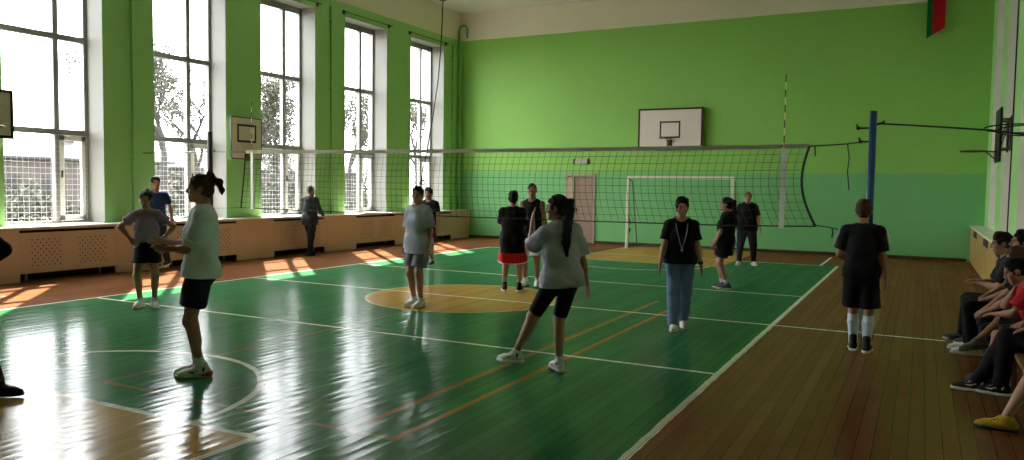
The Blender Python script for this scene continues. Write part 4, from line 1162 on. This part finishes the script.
wv, ev = W_['wr']['L'], W_['el']['L']; dv = nrm(ev - wv)
MB().tube([tuple(wv + dv * .01), tuple(wv + dv * .045)], .031, 12).build('wristwatch', M_black, W_['root'], True)

q = (3.16, 3.31)
person('girl in long black t-shirt standing side-on beside the woman all in black', q, rel(q, 80), 1.54, PL, 'tan', ('pony', 'black'),
       feet=[(-0.07, -.06, 0.0, 0, 0), (0.07, .04, -.1, 0, 0)], extras={'tail': .30},
       arms={'L': ((-.20, .14, .78), (-.3, -1, 0), (1, 0, 0), .4), 'R': ((.18, .20, .82), (.3, -1, 0), (-1, 0, 0), .4)},
       top=dict(cloth=BLK, hem=-.27, loose=.045, sleeve=.85, flare=.01), bottom=dict(kind='shorts', cloth=('charcoal', (38, 38, 42)), frac=.72, loose=.02),
       shoes=dict(mat=S_greyk), socks=dict(cloth=WHITE_C, frac=.22), h=.0085, seed=11, lean=(0, -.03))

q = (2.66, 7.82)
person('woman in black t-shirt and black trousers standing near the far wall', q, rel(q, 182), 1.63, PL, 'tan', ('crop', 'fair'),
       feet=[(-0.16, 0, 0.25, 0, 0), (0.16, 0.02, -0.25, 0, 0)], bulk=1.18,
       arms={'L': ((-.285, .08, .80), (-.5, -1, 0), (1, 0, 0), .4), 'R': ((.285, .08, .80), (.5, -1, 0), (-1, 0, 0), .4)},
       top=dict(cloth=BLK, hem=-.10, loose=.025, sleeve=.75), bottom=dict(kind='pants', cloth=('charcoal', (38, 38, 42)), loose=.02),
       shoes=dict(mat=S_white), socks=None, h=.0095, seed=12)

q = (5.57, -1.12)
K_ = person('player in black kit with white knee-high socks seen from behind', q, rel(q, -4), 1.59, PL, 'tan', ('short', 'brown'),
       feet=[(-0.055, 0, 0.1, 0, 0), (0.085, -.06, -0.1, 0, 0)], bulk=1.0,
       arms={'L': ((-.12, .22, .96), (-.6, -.8, -.3), (1, 0, 0), .4), 'R': ((.245, .05, .74), (.3, -1, 0), (-1, 0, 0), .35)},
       top=dict(name='sports_shirt', cloth=('black_kit', (22, 24, 28)), hem=-.06, loose=.016, sleeve=.78, collar=WHITE_C), bottom=dict(kind='shorts', cloth=BLK, frac=.95, loose=.020, flare=.015, taper=.15), female=False,
       shoes=dict(mat=S_black, high=.15), socks=dict(cloth=('sock_white', (206, 214, 228)), frac=.80), h=.0080, seed=13)
for d, sg in (('L', -1), ('R', 1)):
    a, b = K_['sh'][d], K_['el'][d]; dv = nrm(b - a); o_ = nrm(K_['trt'] * sg - dv * (K_['trt'] @ dv * sg)) * .083
    MB().tube([tuple(a + o_ * .82 + V3(0, 0, .02)), tuple(a + dv * .06 + o_), tuple(a + dv * .12 + o_ * 1.02), tuple(a + dv * .20 + o_ * 1.04)], .009, 6).build('sleeve_stripe', clm(*WHITE_C), K_['root'], True)
# small topknot of the same player
T = Field(); T.ell(K_['hd'](0, -.06, .105), V3(.034, .036, .03)); T.noise(.003, 60, 2); fobj('topknot', T, .0075, HAIR['brown'], K_['root'])

q = (-0.38, -7.0)
person('person in black long sleeves mostly out of the picture, elbow and shoe showing', q, rel(q, 200), 1.66, PL, 'tan', ('short', 'dark'),
       feet=[(-0.28, .10, 0.75, 0, 0), (0.16, 0, -0.2, 0, 0)],
       arms={'L': ((-.20, .06, 1.0), (-1, -.1, 0), (.3, 1, 0), .5), 'R': ((.20, .06, 1.0), (1, -.1, 0), (-.3, 1, 0), .5)},
       top=dict(name='long_sleeved_top', cloth=BLK, hem=-.05, loose=.03, sleeve=2), bottom=dict(kind='pants', cloth=('charcoal', (38, 38, 42)), loose=.015), female=False,
       shoes=dict(mat=S_black, sole=M_sole_k), h=.0095, seed=14)

# ---- seated along the right wall
def seated(label, pos, heading, **kw):
    a = dict(H=1.68, group=SP, hip=(0, 0, .485), sit=True, female=False, h=.0085)
    a.update(kw)
    return person(label, pos, dg(heading), **a)
seated('seated boy in black trousers holding his hands together over his knees', (7.05, 0.02), 180, skin='tan', hair=('short', 'dark'),
       feet=[(-.12, .36, .1, 0, 0), (.12, .46, -.1, 0, 0)], lean=(0, .065), head=(.05, .0),
       arms={'L': ((-.03, .33, .70), (-.6, -.3, -.8), (.3, 0, -1), .5), 'R': ((.05, .35, .71), (.6, -.3, -.8), (-.3, 0, -1), .5)},
       top=dict(cloth=('charcoal', (38, 38, 42)), hem=-.02, loose=.022, sleeve=.8), bottom=dict(kind='pants', cloth=BLK, loose=.016), shoes=dict(mat=S_greyk), socks=dict(cloth=WHITE_C, frac=.2), seed=21)
seated('seated black-haired boy sitting upright behind the boy with hands held together', (7.05, -0.62), 180, H=1.78, skin='tan', hair=('short', 'black'),
       feet=[(-.12, .40, .1, 0, 0), (.12, .42, -.1, 0, 0)], lean=(0, -.03), head=(.1, .0),
       arms={'L': ((-.12, .30, .60), (-.7, -.4, -.3), (0, 0, -1), .3), 'R': ((.12, .30, .60), (.7, -.4, -.3), (0, 0, -1), .3)},
       top=dict(cloth=('charcoal', (38, 38, 42)), hem=-.02, loose=.02), bottom=dict(kind='pants', cloth=BLK), shoes=dict(mat=S_white), seed=22, h=.0095)
seated('seated person with brown hair between the upright boy and the one in red', (7.07, -1.32), 180, H=1.50, skin='fair', hair=('short', 'brown'),
       feet=[(-.12, .16, .1, 0, 0), (.12, .20, -.1, 0, 0)], lean=(0, .06), head=(.1, -.05),
       arms={'L': ((-.08, .36, .56), (-.7, -.2, -.3), (0, 0, -1), .3), 'R': ((.10, .36, .56), (.7, -.2, -.3), (0, 0, -1), .3)},
       top=dict(cloth=('dark_navy', (30, 32, 46)), hem=-.02, loose=.02), bottom=dict(kind='pants', cloth=BLK), shoes=dict(mat=S_white), seed=23, h=.0095)
seated('seated boy in red t-shirt leaning with his chin on his hand', (7.12, -1.86), 178, H=1.42, skin='tan', hair=('short', 'black'),
       feet=[(-.14, .42, .1, 0, 0), (-.02, .50, .35, .26, .15, (.9, .5, .4))], lean=(0, .15), head=(.05, -.08),
       arms={'L': ((.02, .37, .60), (-.6, -.1, -.6), (0, 0, -1), .5), 'R': ((.03, .23, .83), (.5, .5, -1), (-.6, -.6, .2), .9)},
       top=dict(cloth=('red_tee', (186, 30, 44)), hem=-.02, loose=.022, sleeve=.7), bottom=dict(kind='shorts', cloth=('charcoal', (38, 38, 42)), frac=.92, loose=.02, flare=.01), shoes=dict(mat=S_olive, sole=S_olive), seed=24, h=.008)
seated('seated person in black trousers and black-and-white trainers', (7.22, -2.52), 180, H=1.72, skin='tan', hair=('short', 'dark'),
       feet=[(.02, .46, -.25, 0, 0), (.08, .62, .05, 0, 0)], lean=(0, .02), head=(0, 0),
       arms={'L': ((-.16, .28, .62), (-.8, -.4, -.3), (0, 0, -1), .3), 'R': ((.16, .28, .62), (.8, -.4, -.3), (0, 0, -1), .3)},
       top=dict(cloth=('dark_navy', (30, 32, 46)), hem=-.02, loose=.02), bottom=dict(kind='pants', cloth=BLK, loose=.02), shoes=dict(mat=S_black, mark=S_white, lace=S_white), socks=None, seed=25, h=.008)
seated('seated person with bare shins and yellow trainers', (7.28, -3.72), 176, H=1.66, skin='fair', hair=('short', 'dark'),
       feet=[(-.16, .24, .1, 0, 0), (.02, .58, -.05, 0, 0)], lean=(0, .05), head=(0, 0),
       arms={'L': ((-.16, .28, .60), (-.8, -.4, -.3), (0, 0, -1), .3), 'R': ((.10, .36, .58), (.8, -.2, -.3), (0, 0, -1), .4)},
       top=dict(cloth=('dark_grey', (62, 66, 72)), hem=-.02, loose=.02), bottom=dict(kind='shorts', cloth=('charcoal', (38, 38, 42)), frac=.85, loose=.02), shoes=dict(mat=S_yellow, sole=S_black, lace=S_black), seed=26, h=.008)

# =============================================================== OUTSIDE
M_gnd = paint('yard_ground', srgb(78, 74, 68), 0.9, 0.2, 0.3)
M_bark = paint('bark', srgb(40, 37, 37), 0.9, 0.15, 6)
M_leaf = paint('spring_leaves', srgb(54, 54, 44), 0.8, 0.2, 3)
M_bush = paint('bush_leaves', srgb(58, 60, 52), 0.85, 0.25, 2)
M_brick = paint('house_wall', srgb(60, 54, 52), 0.9, 0.15, 1.2)
M_roof = paint('house_roof', srgb(46, 46, 50), 0.8, 0.12, 2)
struct(MB().box(-90, XL - WT - 0.05, -60, 110, -0.8, -0.6).build('ground', M_gnd))

def tree(label, x, y, H, seed, leaves=1000):
    rr = random.Random(seed)
    root = empty('tree', (x, y, -0.6), 0, label, 'tree', 'bare trees outside the windows')
    gb = MB(); tips = []
    def grow(p, d, L, r, lvl):
        n = 3; pts = [p]; dd = Vector(d)
        for i in range(n):
            dd = (dd + Vector((rr.uniform(-.18, .18), rr.uniform(-.18, .18), rr.uniform(-.05, .14)))).normalized()
            pts.append(pts[-1] + dd * L / n)
        gb.tube(pts, [r, r * .85, r * .7, r * .55], 5 if lvl < 3 else 3, cap=False)
        if lvl >= 2: tips.extend(pts[1:])
        if lvl >= 5: return
        k = 3 if lvl < 2 else (3 if lvl < 4 else 2)
        for j in range(k):
            q = pts[-1] if j < 2 else pts[rr.choice((1, 2))]
            a = rr.uniform(0, 2 * PI); sp = rr.uniform(.45, .95)
            o = Vector((math.cos(a), math.sin(a), 0)) * sp
            grow(q, (dd * 1.0 + o).normalized(), L * rr.uniform(.62, .82), r * .60, lvl + 1)
    tr = MB(); th = H * .22
    tr.tube([(0, 0, 0), (.05, .03, th * .5), (0.02, 0, th)], [H * .026, H * .022, H * .02], 8)
    grow(Vector((.02, 0, th * .97)), (0, 0, 1), H * .24, H * .02, 0)
    tr.build('trunk', M_bark, root, True); gb.build('branches', M_bark, root, True)
    gl = MB()
    for i in range(leaves * 5):
        p = rr.choice(tips) + Vector((rr.gauss(0, .22), rr.gauss(0, .22), rr.gauss(0, .22)))
        a = Vector((rr.uniform(-1, 1), rr.uniform(-1, 1), rr.uniform(-1, 1))).normalized() * rr.uniform(.05, .10); b = a.orthogonal().normalized() * rr.uniform(.03, .055)
        gl.add([p - a, p + b, p + a, p - b], [(0, 1, 2, 3)])
    gl.build('leaves', M_leaf, root)
T_ = [('bare branching tree outside, seen through the second tall window', -24, 13.6, 9.4, 11), ('slender bare tree outside, behind the narrow bay of the second tall window', -38, 27.3, 11.0, 12),
      ('tall bushy tree outside, filling the third tall window', -23, 18.2, 8.8, 13), ('young tree outside, behind the narrow bay of the third tall window', -27, 24.2, 7.0, 14),
      ('tree outside, seen through the fourth tall window', -24, 26.4, 8.8, 15), ('tree outside, seen through the fifth and last tall window', -24, 33.5, 9.4, 16)]
for a in T_: tree(*a)
def bush(label, x, y, w, hgt, seed):
    rr = random.Random(seed); root = empty('bush', (x, y, -0.6), 0, label, 'bush', 'bushes outside the windows')
    g = MB()
    for i in range(1500):
        a = rr.uniform(0, 2 * PI); u = rr.random() ** .5
        px, py = math.cos(a) * u * w * .35, math.sin(a) * u * w
        pz = rr.random() * hgt * math.sqrt(max(.05, 1 - u * u)) * rr.uniform(.75, 1.1)
        p = Vector((px, py, pz)); q = Vector((rr.uniform(-1, 1), rr.uniform(-1, 1), rr.uniform(-1, 1))).normalized() * rr.uniform(.10, .2); b = q.orthogonal().normalized() * rr.uniform(.06, .13)
        g.add([p - q, p + b, p + q, p - b], [(0, 1, 2, 3)])
    g.build('foliage', M_bush, root)
    g = MB()
    for k in range(9): g.tube([(rr.uniform(-.2, .2), rr.uniform(-w, w) * .5, 0), (rr.uniform(-.4, .4), rr.uniform(-w, w) * .7, hgt * .7)], .03, 4)
    g.build('stems', M_bark, root)
for i, (x, y, w, hh, nm) in enumerate([(-30, 19, 3.6, 3.2, 'second'), (-29, 26.5, 2.9, 3.4, 'third'), (-27, 32.5, 2.6, 3.2, 'fourth'), (-26, 39, 3.0, 3.4, 'fifth')]):
    bush('tangled leafy bush outside, behind the netting of the %s tall window' % nm, x, y, w, hh, 40 + i)
bush('upright bush outside, behind the opening sash of the first tall window', -21, 8.6, 1.2, 2.6, 50)
bush('dark tangled bush in front of the grey brick house outside', -36, 13.0, 4.2, 2.6, 51)

def house(label, x, y0, y1, dep, ze, zr):
    r = empty('house', (x, (y0 + y1) / 2, -0.6), 0, label, 'house', 'houses outside the windows'); L = (y1 - y0) / 2
    g = MB(); g.box(-dep, 0, -L, L, 0, ze + .6); g.build('walls', M_brick, r)
    g = MB(); g.prism([(.4, ze + .55), (-dep / 2, zr + .6), (-dep - .4, ze + .55), (-dep - .4, ze + .4), (.4, ze + .4)], 'y', -L - .4, L + .4); g.build('roof', M_roof, r)
    n = max(2, int(2 * L / 2.4))
    for k in range(n):
        y = -L + 2 * L * (k + .5) / n
        for z in (1.2, 3.6):
            if z + 1.4 > ze + .4: continue
            g = MB(); g.box(0.0, .05, y - .55, y + .55, z, z + 1.3); f = g.build('window', M_roof, r)
            g = MB(); g.box(.045, .06, y - .45, y - .05, z + .1, z + 1.2); g.box(.045, .06, y + .05, y + .45, z + .1, z + 1.2); g.build('pane', M_dark, f)
    g = MB(); g.box(-dep / 2 - .4, -dep / 2 + .4, L * .4 - .4, L * .4 + .4, zr - .3, zr + 1.4); g.build('chimney', M_brick, r)
house('grey brick house outside with a dark roof, seen through the first tall window', -45, 12.5, 30.5, 8, 3.2, 4.5)
house('second house outside, farther along behind the trees', -52, 36, 62, 8, 3.0, 4.4)

# =============================================================== LIGHT
wd = bpy.data.worlds.new('sky'); SC.world = wd; wd.use_nodes = True
nt = wd.node_tree; nt.nodes.clear()
bg = nt.nodes.new('ShaderNodeBackground'); ow = nt.nodes.new('ShaderNodeOutputWorld')
bg.inputs[0].default_value = (0.97, 0.985, 1.0, 1); bg.inputs[1].default_value = SKY = 6.0
nt.links.new(bg.outputs[0], ow.inputs[0])
su = bpy.data.lights.new('sun', 'SUN'); su.energy = 13.0; su.angle = math.radians(0.6); su.color = (1.0, 0.93, 0.82)
so = bpy.data.objects.new('sun', su); COL.objects.link(so); so.location = (-30, 30, 40)
so.rotation_euler = Vector((0.68, -0.64, -1.0)).to_track_quat('-Z', 'Y').to_euler()

# =============================================================== CAMERA
yaw, pitch, roll, FPX = 0.4816, -0.0567, 0.0142, 780.01
cy_, sy_, cp_, sp_ = math.cos(yaw), math.sin(yaw), math.cos(pitch), math.sin(pitch)
f_ = Vector((-sy_ * cp_, cy_ * cp_, sp_)); r_ = Vector((cy_, sy_, 0)); u_ = r_.cross(f_)
r2 = r_ * math.cos(roll) + u_ * math.sin(roll); u2 = -r_ * math.sin(roll) + u_ * math.cos(roll)
cam = bpy.data.cameras.new('camera'); co = bpy.data.objects.new('camera', cam); COL.objects.link(co)
cam.sensor_width = 36; cam.lens = FPX * 36 / 1024; cam.clip_end = 300
co.matrix_world = Matrix(((r2.x, u2.x, -f_.x, CAMP[0]), (r2.y, u2.y, -f_.y, CAMP[1]), (r2.z, u2.z, -f_.z, CAMP[2]), (0, 0, 0, 1)))
SC.camera = co

SC.view_settings.view_transform = 'Standard'
try: SC.view_settings.look = 'None'
except Exception: pass
SC.view_settings.gamma = 1.0; SC.view_settings.use_curve_mapping = False
SC.view_settings.exposure = 1.45
SC.cycles.max_bounces = 8; SC.cycles.diffuse_bounces = 5; SC.cycles.glossy_bounces = 4; SC.cycles.transparent_max_bounces = 12
SC.cycles.sample_clamp_indirect = 6.0
SC.cycles.use_denoising = True
